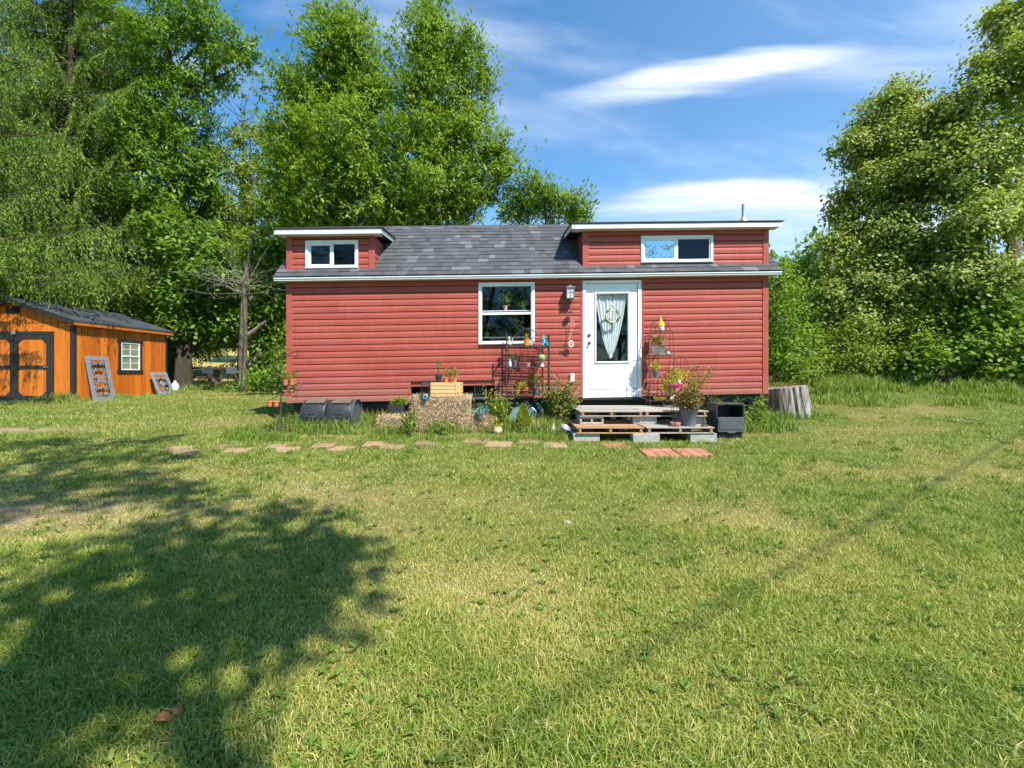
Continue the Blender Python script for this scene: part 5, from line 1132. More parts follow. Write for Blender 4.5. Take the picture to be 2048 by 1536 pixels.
def metal_chair():
    y = 7.9; x = bpx(960, y); zs_ = CZ+(HY-822)/F*y; t = Thing('garden_chair', 'small dark metal garden chair with lattice back between the bale and the rack', 'chair', (x, y, float(gz(x, y)))); m_ = MB(); z0 = CZ+(HY-790)/F*y; ztp = CZ+(HY-767)/F*y; w = 0.10
    m_.tube([(x-w, y+0.12, float(gz(x, y))), (x-w, y+0.12, ztp-0.03), (x-w*0.8, y+0.12, ztp), (x+w*0.8, y+0.12, ztp), (x+w, y+0.12, ztp-0.03), (x+w, y+0.12, float(gz(x, y)))], 0.007, 6)
    for k in range(-2, 3): m_.tube([(x+k*0.035, y+0.12, z0), (x+k*0.035+(0.035 if k < 2 else -0.035), y+0.12, ztp-0.01)], 0.003, 4)
    m_.tube([(x-w, y+0.12, z0), (x+w, y+0.12, z0)], 0.005, 5); t.part('back', m_, M['iron'])
    m_ = MB(); m_.lathe([(0.17, 0.30), (0.18, 0.31), (0.16, 0.32)], (x, y, float(gz(x, y))), 24, sy=0.8); t.part('seat', m_, M['tealglass'], smooth=True)
    m_ = MB()
    for s in (-1, 1): m_.tube([(x+s*0.12, y-0.10, float(gz(x, y))-0.02), (x+s*0.11, y-0.08, float(gz(x, y))+0.30)], 0.008, 6)
    t.part('front_legs', m_, M['iron'])
    potted('potted_plant', 'square dark pot with a sprig in front of the small metal chair', 'potted plant', (bpx(959, 7.6), 7.62, CZ+(HY-838)/F*7.62), 0.06, 0.11, M['greypot'], M['lf_bright'], 0.14, 0.06, 26, 0.05, 0.03, 61, rtop=1.2)
    yy = 7.66; xx = bpx(966, yy); m_ = MB(); m_.tube([(xx+0.14*math.cos(a), yy+0.15, CZ+(HY-828)/F*yy+0.13*math.sin(a)) for a in np.linspace(0, 2*math.pi, 31)], 0.006, 6); m_.prism([(xx+0.135*math.cos(a), CZ+(HY-828)/F*yy+0.125*math.sin(a)) for a in np.linspace(0, 2*math.pi, 31)[:-1]], 'y', yy+0.152, yy+0.158); solo('round_grate', m_, M['tealglass'], 'small round blue-grey tray leaning behind the square dark pot', 'tray', (xx, yy+.15, CZ+(HY-842)/F*yy), smooth=False)
metal_chair()

# ------------------------------------------------------------------ spiral plant stand
def spiral_stand():
    y = 7.55; x = bpx(562, y); z = float(gz(x, y)); ztp = CZ+(HY-697)/F*y; t = Thing('plant_stand', 'rusty iron plant stand with ring arms at the left corner of the house', 'plant stand', (x, y, z)); m_ = MB(); m_.tube([(x, y, z-0.02), (x, y, ztp)], 0.010, 7); t.part('pole', m_, M['rust'], smooth=True)
    m_ = MB()
    for a in (0.3, 2.4, 4.5): m_.tube(curve([(x, y, z+0.14), (x+0.12*math.cos(a), y+0.12*math.sin(a), z+0.09), (x+0.22*math.cos(a), y+0.22*math.sin(a), z+0.0)]), 0.007, 6)
    t.part('foot', m_, M['rust'], smooth=True)
    m_ = MB()
    def arm(py0, px1, py1, ya=0.0):
        p0 = np.array((x, y, CZ+(HY-py0)/F*y)); p1 = at(px1, py1, y+ya); m_.tube([p0, p1], 0.007, 6); return p1
    def holder(px, py, ya, w=0.12, d=0.12):
        c = at(px, py, y+ya); pts = [(c[0]-w, c[1]-d/2, c[2]), (c[0]+w, c[1]-d/2, c[2]), (c[0]+w, c[1]+d/2, c[2]), (c[0]-w, c[1]+d/2, c[2]), (c[0]-w, c[1]-d/2, c[2])]
        for a, b in zip(pts[:-1], pts[1:]): m_.tube([a, b], 0.006, 5)
        for k in (-0.5, 0, 0.5): m_.tube([(c[0]+k*w, c[1]-d/2, c[2]), (c[0]+k*w, c[1]+d/2, c[2])], 0.004, 5)
        return c
    arm(713, 595, 702, -0.1); arm(713, 542, 724, 0.1); arm(699, 590, 700, 0.1); holder(583, 712, -0.05, 0.10, 0.09); holder(549, 734, 0.08, 0.12, 0.1); m_.tube([at(542, 724, y+.1), at(542, 734, y+.08)], 0.005, 5); m_.tube([at(595, 702, y-.1), at(595, 713, y-.05)], 0.005, 5)
    arm(752, 541, 742, 0.0); holder(551, 753, 0.0, 0.10, 0.1); arm(785, 596, 778, -0.05); arm(770, 600, 772, 0.05); arm(788, 535, 802, -0.1)
    c1 = holder(578, 770.5, -0.06, 0.115, 0.12); c2 = holder(578, 791, 0.0, 0.10, 0.12); c3 = holder(546, 813, -0.12, 0.10, 0.12)
    m_.tube(curve([at(597, 765, y), at(604, 772, y), at(596, 782, y), at(592, 800, y-.02)]), 0.005, 5)
    t.part('arms', m_, M['rust'])
    k = 0
    for c, lbs in ((c1, ('upper left', 'upper right')), (c2, ('middle left', 'middle right')), (c3, ('lowest left', 'lowest right'))):
        for s, lb in zip((-1, 1), lbs):
            potted('potted_plant', 'square-rimmed terracotta pot, %s of the six on the spiral plant stand' % lb, 'potted plant', (float(c[0]+s*0.052), float(c[1]), float(c[2])+0.006), 0.043, 0.085, M['terra'], M['lf_bright'] if k < 4 else None, 0.12, 0.06, 40, 0.05, 0.025, 70+k, 'terracotta pots on the spiral plant stand'); k += 1
spiral_stand()

# ------------------------------------------------------------------ stump
def stump():
    y = 9.6; x = (1579-CX)/F*y; z = float(gz(x, y)); rng = np.random.RandomState(14); n = 96; th = np.arange(n)*2*math.pi/n; h = 0.60
    cr = 1-0.09*(vnoise(th*9, th*0+2) > 0.72)-0.02*rng.rand(n); v = []; ks = [(-0.05, 0.455), (0.12, 0.44), (0.3, 0.43), (0.5, 0.425), (h, 0.42)]
    for zz, rr in ks: v += [(x-.16*zz+rr*cr[i]*math.cos(th[i]), y+rr*cr[i]*math.sin(th[i])*0.9, z+zz+0.045*math.cos(th[i]*1+0.3)*(zz > 0.4)+0.012*rng.rand()*(zz > .5)) for i in range(n)]
    f = [(j*n+i, j*n+(i+1) % n, (j+1)*n+(i+1) % n, (j+1)*n+i) for j in range(len(ks)-1) for i in range(n)]; f.append(tuple((len(ks)-1)*n+i for i in range(n)))
    m_ = MB(); m_.add(v, f); t = Thing('tree_stump', 'wide grey weathered tree stump with vertical cracks at the right of the house', 'stump', (x, y, z)); t.part('stump_body', m_, M['stumpwood'])
    l = MB(); foliage(l, (x-0.1, y, z+h+0.04), (0.3, 0.25, 0.05), 260, 0.05, 0.015, rng); t.part('moss', l, M['lf_bronze'])
stump()

# ------------------------------------------------------------------ shed
def shed():
    Y1, Y2 = 12.2, 15.5; XR, XL = -11.76, -14.98; z0 = 0.60; ze = 2.74; zr = 3.27; xm = (XR+XL)/2
    s = Thing('storage_shed', 'orange-stained wooden shed with black trim and dark metal roof', 'shed', (xm, (Y1+Y2)/2, z0))
    rng = np.random.RandomState(8); m_ = MB(); bw = 0.2
    def topf(x): return zr-(abs(x-xm))/(XR-xm)*(zr-ze)-0.02
    x = XL
    while x < XR-1e-3:
        xe = min(x+bw, XR); m_.add([(x+.008, Y1, z0), (xe-.008, Y1, z0), (xe-.008, Y1, topf(xe)), (x+.008, Y1, topf(x)), (x+.008, Y1+.02, z0), (xe-.008, Y1+.02, z0), (xe-.008, Y1+.02, topf(xe)), (x+.008, Y1+.02, topf(x))], [(0, 1, 2, 3), (1, 5, 6, 2), (0, 3, 7, 4), (0, 4, 5, 1)], rng.rand()); x = xe
    m_.prism([(XL, z0), (XR, z0), (XR, ze-.02), (xm, zr-.03), (XL, ze-.02)], 'y', Y1+.012, Y1+.05, 0.1)
    s.part('front_wall', m_, M['orange']); w = MB(); y = Y1+0.02
    while y < Y2-1e-3:
        ye = min(y+bw, Y2); w.bx((XR-0.02, y+.010, z0), (XR, ye-.010, ze), rng.rand()); y = ye
    w.bx((XR-0.05, Y1+.055, z0), (XR-0.012, Y2, ze), 0.1); w.bx((XL, Y1+.055, z0), (XL+0.04, Y2, ze), .5); w.prism([(XL+.04, z0), (XR-.05, z0), (XR-.05, ze-.02), (xm, zr-.03), (XL+.04, ze-.02)], 'y', Y2-.05, Y2-.001, 0.4)
    s.part('side_wall', w, M['orange'])
    for p, q in (((XR-0.075, Y1-0.022, z0-.03), (XR+0.0205, Y1-.001, ze-0.03)), ((XR+.001, Y1-.0, z0-.03), (XR+0.02, Y1+0.075, ze-0.05)), ((XR+.001, Y2-.07, z0-.03), (XR+0.018, Y2, ze-.05)), ((XL-.02, Y1-.022, z0-.03), (XL+.075, Y1-.001, ze-.03))):
        tr = MB(); tr.bx(p, q); s.part('corner_trim', tr, M['blackpaint'], bevel=0.003)
    zt_ = MB(); zt_.bx((XL+.08, Y1-.006, ze-0.062), (XR-.08, Y1-.0005, ze-.05)); s.part('seam_strip', zt_, M['blackpaint'])
    sk = MB(); sk.bx((XL+.02, Y1+0.01, z0-.16), (XR-.03, Y1+.05, z0)); sk.bx((XR-.06, Y1+.05, z0-.14), (XR-.02, Y2-.02, z0)); s.part('skid', sk, M['greywood'])
    # roof of ribbed metal
    rf_ = MB(); ov = 0.14; of = 0.13
    for sg in (1, -1):
        xe = xm+sg*((XR-xm)+ov); zee = zr-(zr-ze)/(XR-xm)*((XR-xm)+ov)
        up_ = 0.05
        y0_, y1_ = Y1-of, Y2+of; n = int((y1_-y0_)/0.0762); ys = []; 
        for i in range(n+1):
            yy = y0_+i*(y1_-y0_)/n; big = (i % 3 == 0)
            ys += [(yy, 0.0), (yy+0.008, 0.018 if big else 0.006), (yy+0.022, 0.018 if big else 0.006), (yy+0.03, 0.0)]
        v = [(xm, yy, zr+up_+hh) for yy, hh in ys]+[(xe, yy, zee+up_+hh) for yy, hh in ys]; k = len(ys); rf_.add(v, [(i, i+1, k+i+1, k+i) if sg > 0 else (i, k+i, k+i+1, i+1) for i in range(k-1)])
        rf_.add([(xm, y0_, zr), (xe, y0_, zee), (xe, y1_, zee), (xm, y1_, zr), (xm, y0_, zr+.045), (xe, y0_, zee+.045), (xe, y1_, zee+.045), (xm, y1_, zr+.045)], [(0, 1, 2, 3), (4, 7, 6, 5), (0, 4, 5, 1), (1, 5, 6, 2), (2, 6, 7, 3)])
    rf_.prism([(xm-.12, zr+.02), (xm, zr+.085), (xm+.12, zr+.02)], 'y', Y1-of-.01, Y2+of+.01)
    rp = s.part('roof', rf_, M['metalroof'])
    tf = MB()
    for sg in (1, -1):
        xe = xm+sg*((XR-xm)+ov); zee = zr-(zr-ze)/(XR-xm)*((XR-xm)+ov)
        tf.add([(xm, Y1-of-.02, zr+.055), (xe, Y1-of-.02, zee+.055), (xe, Y1-of-.02, zee-.06), (xm, Y1-of-.02, zr-.06), (xm, Y1-of-.001, zr+.055), (xe, Y1-of-.001, zee+.055), (xe, Y1-of-.001, zee-.06), (xm, Y1-of-.001, zr-.06)], [(0, 1, 2, 3), (4, 7, 6, 5), (0, 4, 5, 1), (1, 5, 6, 2), (3, 2, 6, 7), (0, 3, 7, 4)])
    tf.box((xm-0.0, Y1-of-.03, zr+.04), (.20, .03, .16)); s.part('gable_trim', tf, M['blackpaint'], rp)
    ff = MB(); xe = XR+ov; zee = zr-(zr-ze)/(XR-xm)*((XR-xm)+ov); ff.bx((xe-.03, Y1-of, zee-.075), (xe-.008, Y2+of, zee-.002)); ff.bx((XR+.002, Y1-of, zee-.075), (xe-.03, Y2+of, zee-.065)); s.part('eave_board', ff, M['orange'], rp)
    gv = MB(); gv.bx((xm-.17, Y1-.02, zr-.33), (xm+.17, Y1-.001, zr-.15)); 
    for k in range(4): gv.box((xm, Y1-.03, zr-.30+k*.04), (.30, .02, .012), rx=.6)
    s.part('gable_vent', gv, M['blackpaint'])
    # double doors
    dw = 0.95; zd0, zd1 = z0+0.03, 2.36; cxd = xm+0.06
    for sg in (-1, 1):
        a0 = cxd+0.012 if sg > 0 else cxd-0.012-dw; a1 = a0+dw; d_ = MB(); x = a0
        while x < a1-1e-3:
            xe = min(x+.19, a1); d_.bx((x+.004, Y1-.022, zd0), (xe-.004, Y1-.003, zd1), rng.rand()); x = xe
        dd = s.part('door', d_, M['orange']); f_ = MB(); q = .10; yA, yB = Y1-.045, Y1-.023
        f_.bx((a0, yA, zd0), (a0+q, yB, zd1)); f_.bx((a1-q, yA, zd0), (a1, yB, zd1)); f_.bx((a0+q, yA, zd0), (a1-q, yB, zd0+q)); f_.bx((a0+q, yA, zd1-q), (a1-q, yB, zd1)); mz = (zd0+zd1)/2; f_.bx((a0+q, yA, mz-.045), (a1-q, yB, mz+.045))
        for (cx_, cz_, sx_, sz_) in ((a0+q, zd0+q, 1, 1), (a1-q, zd0+q, -1, 1), (a0+q, zd1-q, 1, -1), (a1-q, zd1-q, -1, -1)): f_.prism([(cx_, cz_), (cx_+sx_*.12, cz_), (cx_, cz_+sz_*.12)], 'y', yA, yB)
        s.part('door_frame', f_, M['blackpaint'], dd, bevel=0.003)
        if sg > 0: h_ = MB(); h_.tube([(a1-.13, yA-.02, mz), (a1-.03, yA-.02, mz)], .008, 6); h_.ball((a1-.13, yA-.02, mz), (.014, .014, .014)); s.part('door_handle', h_, M['galv'], dd)
    hd = MB(); hd.bx((cxd-dw-.08, Y1-.05, zd1+.004), (cxd+dw+.09, Y1-.003, zd1+.09)); hd.bx((cxd+dw+.014, Y1-.05, zd0), (cxd+dw+.09, Y1-.003, zd1)); s.part('door_header', hd, M['blackpaint'])
    hp = MB(); hp.box((cxd+.0, Y1-.058, zd1+.05), (.13, .01, .07)); s.part('hasp', hp, M['galv']); hq = MB(); hq.box((cxd, Y1-.066, zd1+.05), (.09, .006, .012)); s.part('hasp_slot', hq, M['black'])
    # window on the side wall
    a, b, c, d = 13.58, 14.44, 1.34, 2.35; f_ = MB(); q = .085
    f_.bx((XR+.001, a, c+q), (XR+.03, a+q, d-q)); f_.bx((XR+.001, b-q, c+q), (XR+.03, b, d-q)); f_.bx((XR+.001, a-.04, d-q), (XR+.035, b+.04, d)); f_.bx((XR+.001, a-.04, c), (XR+.035, b+.04, c+q)); wn = s.part('window', f_, M['blackpaint'], bevel=.003)
    g_ = MB(); g_.bx((XR+.003, a+q, c+q), (XR+.008, b-q, d-q)); s.part('pane', g_, simple('shed_glass', (0.30, 0.30, 0.22), (0.16, 0.18, 0.12), 3, 0.08, spec=0.9, bstr=0.0), wn)
    fr_ = MB(); A, B, Cc, Dd = a+q, b-q, c+q, d-q
    for (p, r_, u, v_) in ((A, A+.035, Cc, Dd), (B-.035, B, Cc, Dd), (A+.035, B-.035, Cc, Cc+.035), (A+.035, B-.035, Dd-.035, Dd)): fr_.bx((XR+.009, p, u), (XR+.024, r_, v_))
    mz = (Cc+Dd)/2; fr_.bx((XR+.009, A+.035, mz-.02), (XR+.026, B-.035, mz+.02)); my = (A+B)/2; fr_.bx((XR+.009, my-.01, Cc+.035), (XR+.016, my+.01, mz-.02)); fr_.bx((XR+.009, my-.01, mz+.02), (XR+.016, my+.01, Dd-.035))
    for zz in ((Cc+mz)/2, (Dd+mz)/2): fr_.bx((XR+.0095, A+.036, zz-.009), (XR+.0155, B-.036, zz+.009))
    s.part('sash', fr_, M['white'], wn)
shed()
def scroll_panel(label, Ya, Yb, Xt, Xb, zb, zt_, seed):
    # frame leaning on the shed side: u runs along Y, v up the leaning plane
    W_, H_ = Yb-Ya, math.hypot(zt_-zb, Xt-Xb); t = Thing('scroll_panel', label, 'garden panel', (Xb, (Ya+Yb)/2, zb), 'scrollwork panels leaning on the shed')
    vx = np.array((Xt-Xb, 0, zt_-zb))/H_; nrm = np.array((vx[2], 0, -vx[0])); O = np.array((Xb, Ya, zb))
    def T(v):
        v = np.asarray(v); return O+v[:, :1]*np.array((0, 1, 0))+v[:, 2:3]*vx+v[:, 1:2]*nrm
    f_ = MB(); f_.fn = T; fw = 0.115
    f_.bx((0, 0, 0), (fw, .03, H_)); f_.bx((W_-fw, 0, 0), (W_, .03, H_)); f_.bx((fw, 0, 0), (W_-fw, .03, fw)); f_.bx((fw, 0, H_-fw), (W_-fw, .03, H_)); t.part('frame', f_, M['panelgrey'], bevel=.004)
    s_ = MB(); s_.fn = T; iw, ih = W_-2*fw, H_-2*fw; cx = W_/2
    rows_ = max(3, int(ih/.17)); 
    for r_ in range(rows_):
        zc = fw+ih*(r_+.5)/rows_
        for sg in (-1, 1):
            for ph, cc, rr in ((0, .27, .085), (math.pi, .12, .05)):
                q = np.linspace(0, 8.5, 26); rad = rr*(1-q/10); s_.tube([(cx+sg*(cc*iw*1.25+rad[i]*math.cos(q[i]+ph)*.8), .015, zc+rad[i]*math.sin(q[i]+ph)*(1 if r_ % 2 else -1)) for i in range(26)], .008, 5)
        s_.tube(curve([(cx-iw*.48, .015, zc-ih/rows_*.4), (cx, .015, zc+ih/rows_*.1), (cx+iw*.48, .015, zc-ih/rows_*.4)], 12), .006, 5)
    s_.tube([(cx+.075*math.cos(a), .015, fw+ih*.5+.1*math.sin(a)) for a in np.linspace(0, 2*math.pi, 19)], .012, 6)
    for a in np.linspace(0, math.pi, 5)[:-1]: s_.tube([(cx+.07*math.cos(a), .015, fw+ih*.5+.1*math.sin(a)), (cx-.07*math.cos(a), .015, fw+ih*.5-.1*math.sin(a))], .009, 5)
    t.part('scrollwork', s_, M['panelgrey'])
scroll_panel('tall grey scrollwork panel leaning on the shed wall nearest its front corner', 12.42, 13.12, -11.68, -11.44, 0.55, 1.80, 1)
scroll_panel('short grey scrollwork panel leaning on the shed wall near its back corner', 14.62, 15.32, -11.66, -11.36, 0.62, 1.35, 2)
x, y = (350-CX)/F*16.4, 16.4; z = float(gz(x, y)); t = Thing('white_jug', 'white rounded container on the ground behind the far corner of the shed', 'container', (x, y, z)); m_ = MB(); m_.lathe([(0.10, 0), (0.12, .05), (.12, .22), (.07, .30), (.04, .33), (.04, .36)], (x, y, z), 16); t.part('body', m_, M['white'], smooth=True); m_ = MB(); m_.lathe([(.045, .36), (.045, .385), (.001, .39)], (x, y, z), 12); t.part('cap', m_, M['cream'])

# ------------------------------------------------------------------ fence, chairs, table behind
def fence():
    y = 18.2; t = Thing('rail_fence', 'dark wooden post and rail fence at the back of the lawn before the field', 'fence', (-11, y, float(gz(-11, y))))
    xs = np.arange(-17.5, -5.5, 1.08)
    for x in xs: m_ = MB(); z = float(gz(x, y)); m_.box((x, y, z+.42), (.10, .10, .95)); t.part('post', m_, M['barkd'], bevel=.006)
    for x0, x1 in zip(xs[:-1], xs[1:]):
        m_ = MB(); 
        for h_ in (.80, .42): m_.box(((x0+x1)/2, y-.065, float(gz((x0+x1)/2, y))+h_+R.uniform(-.01, .01)), (x1-x0+.1-.102, .03, .09))
        t.part('rails', m_, M['barkd'])
fence()
def chair(x, y, rz, label):
    z = float(gz(x, y)); t = Thing('folding_chair', label, 'chair', (x, y, z), 'dark folding chairs by the fence'); B = Matrix.Translation((x, y, z))@Matrix.Rotation(rz, 4, 'Z'); 
    def mk(): m = MB(); m.m = B; return m
    m_ = mk(); m_.bx((-.22, -.2, .42), (.22, .2, .45)); t.part('seat', m_, M['black'], bevel=.008); m_ = mk(); m_.bx((-.24, .20, .62), (.24, .23, .86)); t.part('backrest', m_, M['dgray'], bevel=.008)
    m_ = mk()
    for s in (-1, 1): m_.tube([(s*.23, -.22, 0), (s*.23, .215, .88)], .012, 6); m_.tube([(s*.25, .25, 0), (s*.25, -.18, .44)], .012, 6); m_.tube([(s*.25, -.2, .62), (s*.25, .15, .62)], .012, 6)
    t.part('legs', m_, M['black'])
chair((425-CX)/F*17, 17.0, 2.9, 'dark folding chair by the rail fence, the one nearer the shed')
chair((470-CX)/F*16.9, 16.9, 3.5, 'dark folding chair by the rail fence, the one beside the rough trunk')
def table():
    x, y = (462-CX)/F*17.6, 17.55; z = float(gz(x, y)); t = Thing('garden_table', 'rustic table with reddish top standing between the fence and the chairs', 'table', (x, y, z)); m_ = MB(); m_.bx((x-.75, y-.3, z+.74), (x+.75, y+.3, z+.79)); t.part('tabletop', m_, M['rust'], bevel=.01)
    for s in (-1, 1): m_ = MB(); m_.tube([(x+s*.55, y, z-.02), (x+s*.52, y, z+.74)], [.08, .07], 9); t.part('leg', m_, M['bark'])
table()

# ------------------------------------------------------------------ orange edging fence, leaf litter, cable
def edging():
    rng = np.random.RandomState(3); y = 13.1; t0 = (1885-CX)/F*y; t1 = (2040-CX)/F*y; t = Thing('edging_fence', 'low orange plastic edging fence half hidden in tall grass under the right tree', 'edging fence', ((t0+t1)/2, y, float(gz((t0+t1)/2, y))))
    m_ = MB(); x = t0; k = 0
    while x < t1:
        yy = y-.25*sm(x, t0, t1)-0.0; z = float(gz(x, yy))-.02; hh = .42+.07*math.sin(x*3.1)
        m_.box((x, yy, z+hh/2), (.035, .015, hh+(.10 if k % 4 == 0 else 0)), rng.rand()); 
        for h_ in (.5, .75): m_.box((x+.045, yy, z+hh*h_), (.055, .012, .022), rng.rand())
        x += .09; k += 1
    t.part('pickets', m_, M['orangeplastic'])
edging()
for k, (px, py, rz) in enumerate(((328, 1462, .4), (355, 1442, -.8))):
    D = 1228/(py-704); x = (px-CX)/F*D; z = float(gz(x, D))+.045; v = []; n = 9
    for i in range(n):
        for j in range(3): a = i/(n-1); w = .022*math.sin(math.pi*a)**.7+.0005; v.append((a*.055-.027, (j-1)*w*.7, .012*math.cos((j-1)*1.2)*-1+.02*math.sin(a*4)))
    f = [(i*3+j, (i+1)*3+j, (i+1)*3+j+1, i*3+j+1) for i in range(n-1) for j in range(2)]; m_ = MB(); m_.m = Matrix.Translation((x, D, z))@Matrix.Rotation(rz, 4, 'Z')@Matrix.Rotation(.5, 4, 'X'); m_.add(v, f)
    solo('fallen_leaf', m_, M['brownleaf'], ['curled brown dead leaf on the lawn, the lower left of two', 'curled orange-brown dead leaf on the lawn, the upper right of two'][k], 'leaf', (x, D, z), smooth=True)
x, D = (1135-CX)/F*3.55, 3.55; m_ = MB(); m_.ball((x, D, float(gz(x, D))+.012), (.028, .022, .015), 9, 6); solo('small_stone', m_, M['stone'], 'small pale stone lying in the middle of the lawn', 'stone', (x, D, float(gz(x, D))))
p0 = (1913, 846); p1 = (1925, 841); p2 = (1985, 849); P = []
for px, py in (p0, p1, p2): D = 1228/(py-704); x = (px-CX)/F*D; P.append((x, D, float(gz(x, D))+.05))
m_ = MB(); m_.tube(P, [.008, .01, .005], 6); solo('fallen_stick', m_, M['deadwood'], 'thin bare stick lying on the lawn at the right', 'stick', P[1])
def cable():
    a = np.array((5.5, -2.14)); d = np.array((9, 6.6)); d = d/np.linalg.norm(d); A = a-d*24; B = a+d*30; pts = []
    for s in np.linspace(0, 1, 15): p = A+(B-A)*s; pts.append((p[0], p[1], 8.4-1.2*4*s*(1-s)*.3))
    m_ = MB(); m_.tube(pts, .013, 6); solo('overhead_cable', m_, M['black'], 'thick overhead utility cable whose shadow crosses the right lawn', 'cable', pts[0])
    for k, p in enumerate((A, B)):
        z = float(gz(p[0], p[1])); t = Thing('utility_pole', ['wooden utility pole behind the camera holding the overhead cable', 'wooden utility pole far off to the right holding the overhead cable'][k], 'utility pole', (p[0], p[1], z)); m_ = MB(); m_.tube([(p[0], p[1], z-.3), (p[0], p[1], 9)], [.15, .11], 10); t.part('pole', m_, M['bark']); m_ = MB(); m_.box((p[0], p[1], 8.6), (1.6, .1, .1)); t.part('crossarm', m_, M['bark'])
cable()

# ------------------------------------------------------------------ trees
DENS = 2.7
def LB(px, py, D, rx, ry, rd=None):
    c = at(px, py, D); k = D/F; return (c, np.array((rx*k, (rd or rx)*k, ry*k)))
def tree(name, label, trunk, lobes, leaf, L=0.12, Wd=0.05, dens=24, per=60, clump=0.42, seed=0, bark='bark', tr=0.16, shape=4, star=True, group=None, droop=0.25, cat='tree', inner=0.35, twigs=0.35, maxh=None):
    """trunk: list of world points (base first); lobes: ellipsoids; leaves gathered in clumps through their volume"""
    rng = np.random.RandomState(seed); base = np.array(trunk[0], float); t = Thing(name, label, cat, tuple(base), group)
    tk = MB(); tp = curve(trunk, 6*len(trunk)) if len(trunk) > 2 else np.array(trunk, float); k = len(tp); radt = [tr*(1.35 if i == 0 else 1)*(1-.72*i/(k-1)) for i in range(k)]
    tp2 = tp.copy(); tp2[0, 2] -= .15; tk.tube(tp2, radt, 10); t.part('trunk', tk, M[bark], smooth=True)
    br = MB(); cr = MB()
    for (c, rad) in lobes:
        area = rad[0]*rad[2]; nc = max(6, int(dens*DENS*area**0.9))
        # limb from the trunk to this lobe
        hh = tp[:, 2]; want = c[2]-0.55*np.linalg.norm(c[:2]-tp[:, :2], axis=1)-rad[2]*.4; i0 = int(np.argmin(np.abs(hh-want))); p0 = tp[i0]
        mid = (p0+c)/2+np.array((0, 0, .15*np.linalg.norm(c-p0)*.3))+rng.normal(size=3)*.1; r0 = max(.02, min(radt[i0]*.6, .09)); lp = curve([p0, mid, c, c+(c-mid)*.4], 12); br.tube(lp, list(np.linspace(r0, .012, len(lp))), 6, cap=False)
        g = rng.normal(size=(nc, 3)); g /= np.linalg.norm(g, axis=1)[:, None]; rr = np.where(rng.rand(nc) < inner, rng.rand(nc)*.7, .72+.38*rng.rand(nc)); C_ = c+g*rr[:, None]*rad
        for q in C_:
            if rng.rand() < twigs:
                s_ = lp[rng.randint(len(lp)//2, len(lp))]; m2 = (s_+q)/2+rng.normal(size=3)*.06; br.tube([s_, m2, q], [.014, .010, .005], 4, cap=False)
        cs = clump*(.6+.8*rng.rand(nc)); shade = rng.rand(nc)
        if star:
            nl = 6; nt_ = max(1, per//nl); idx = np.repeat(np.arange(nc), nt_); n = len(idx)
            tip = C_[idx]+rng.normal(size=(n, 3))*cs[idx][:, None]*np.array((.55, .55, .38)); ax = (tip-c)/(np.linalg.norm(tip-c, axis=1)[:, None]+1e-6)+rng.normal(size=(n, 3))*.4; 
            i2 = np.repeat(np.arange(n), nl); P = tip[i2]+rng.normal(size=(n*nl, 3))*L*.25; d = ax[i2]*.5+rng.normal(size=(n*nl, 3))*.75; d[:, 2] -= droop
            sh = np.clip(.62*rng.rand(n)[i2]*.6+.3*shade[idx][i2]+.3*rng.rand(n*nl), 0, 1)
        else:
            i2 = np.repeat(np.arange(nc), per); n = len(i2); P = C_[i2]+rng.normal(size=(n, 3))*cs[i2][:, None]*np.array((.55, .55, .36)); d = (P-c)/(np.linalg.norm(P-c, axis=1)[:, None]+1e-6)*.5+rng.normal(size=(n, 3))*.7; d[:, 2] -= droop
            sh = np.clip(.35*shade[i2]+.65*rng.rand(n), 0, 1)
        hn = (P-c)/rad; hn = hn/(np.linalg.norm(hn, axis=1)[:, None]+1e-6)*.8; hn[:, 2] += .55
        m = len(P); cr.kites(P, d, L*(.65+.7*rng.rand(m)), Wd*(.65+.7*rng.rand(m)), rng, sh, .5, shape, hint=hn)
    t.part('branches', br, M[bark]); t.part('crown', cr, M[leaf]); return t
def gpx(px, D): x = (px-CX)/F*D; return np.array((x, D, float(gz(x, D))))
def trunkpts(px0, D, px1, py1, D1=None): b = gpx(px0, D); e = at(px1, py1, D1 or D); return [b, b+(e-b)*.5+np.array((.1, 0, 0)), e]

# twin-topped ash behind the house
D = 16
l5 = [LB(672, 50, D, 38, 48), LB(640, 118, D, 62, 52), LB(715, 100, D, 48, 66), LB(592, 190, D, 50, 50), LB(670, 190, D+.5, 80, 65), LB(742, 200, D, 42, 60), LB(585, 275, D, 52, 50), LB(680, 285, D-.5, 85, 75), LB(600, 350, D, 55, 45), LB(690, 380, D-.5, 80, 65), LB(760, 390, D, 60, 65), LB(735, 300, D+1, 60, 70), LB(640, 430, D, 60, 40), LB(575, 420, D+.5, 50, 60), LB(700, 440, D+.6, 60, 30), LB(775, 435, D+.8, 50, 34), LB(640, 330, D+.6, 80, 60)]
tree('ash_tree', 'tall full ash tree behind the left dormer, its left crown taller and rounded', trunkpts(700, 16.2, 680, 60), l5, 'lf_ash', .165, .052, 13, 126, .50, 1, tr=.2)
D = 16.6
l6 = [LB(868, 42, D, 34, 40), LB(850, 100, D, 62, 52), LB(915, 95, D, 48, 56), LB(838, 185, D, 56, 56), LB(915, 185, D, 60, 62), LB(962, 150, D, 22, 24), LB(850, 285, D-.5, 75, 72), LB(930, 275, D, 60, 60), LB(985, 300, D, 42, 38), LB(1010, 330, D, 26, 24), LB(880, 372, D-.5, 85, 62), LB(955, 365, D, 48, 42), LB(820, 405, D, 55, 45), LB(925, 420, D, 45, 35), LB(870, 435, D+.5, 60, 30), LB(800, 440, D+.5, 40, 28), LB(880, 330, D+.6, 80, 60)]
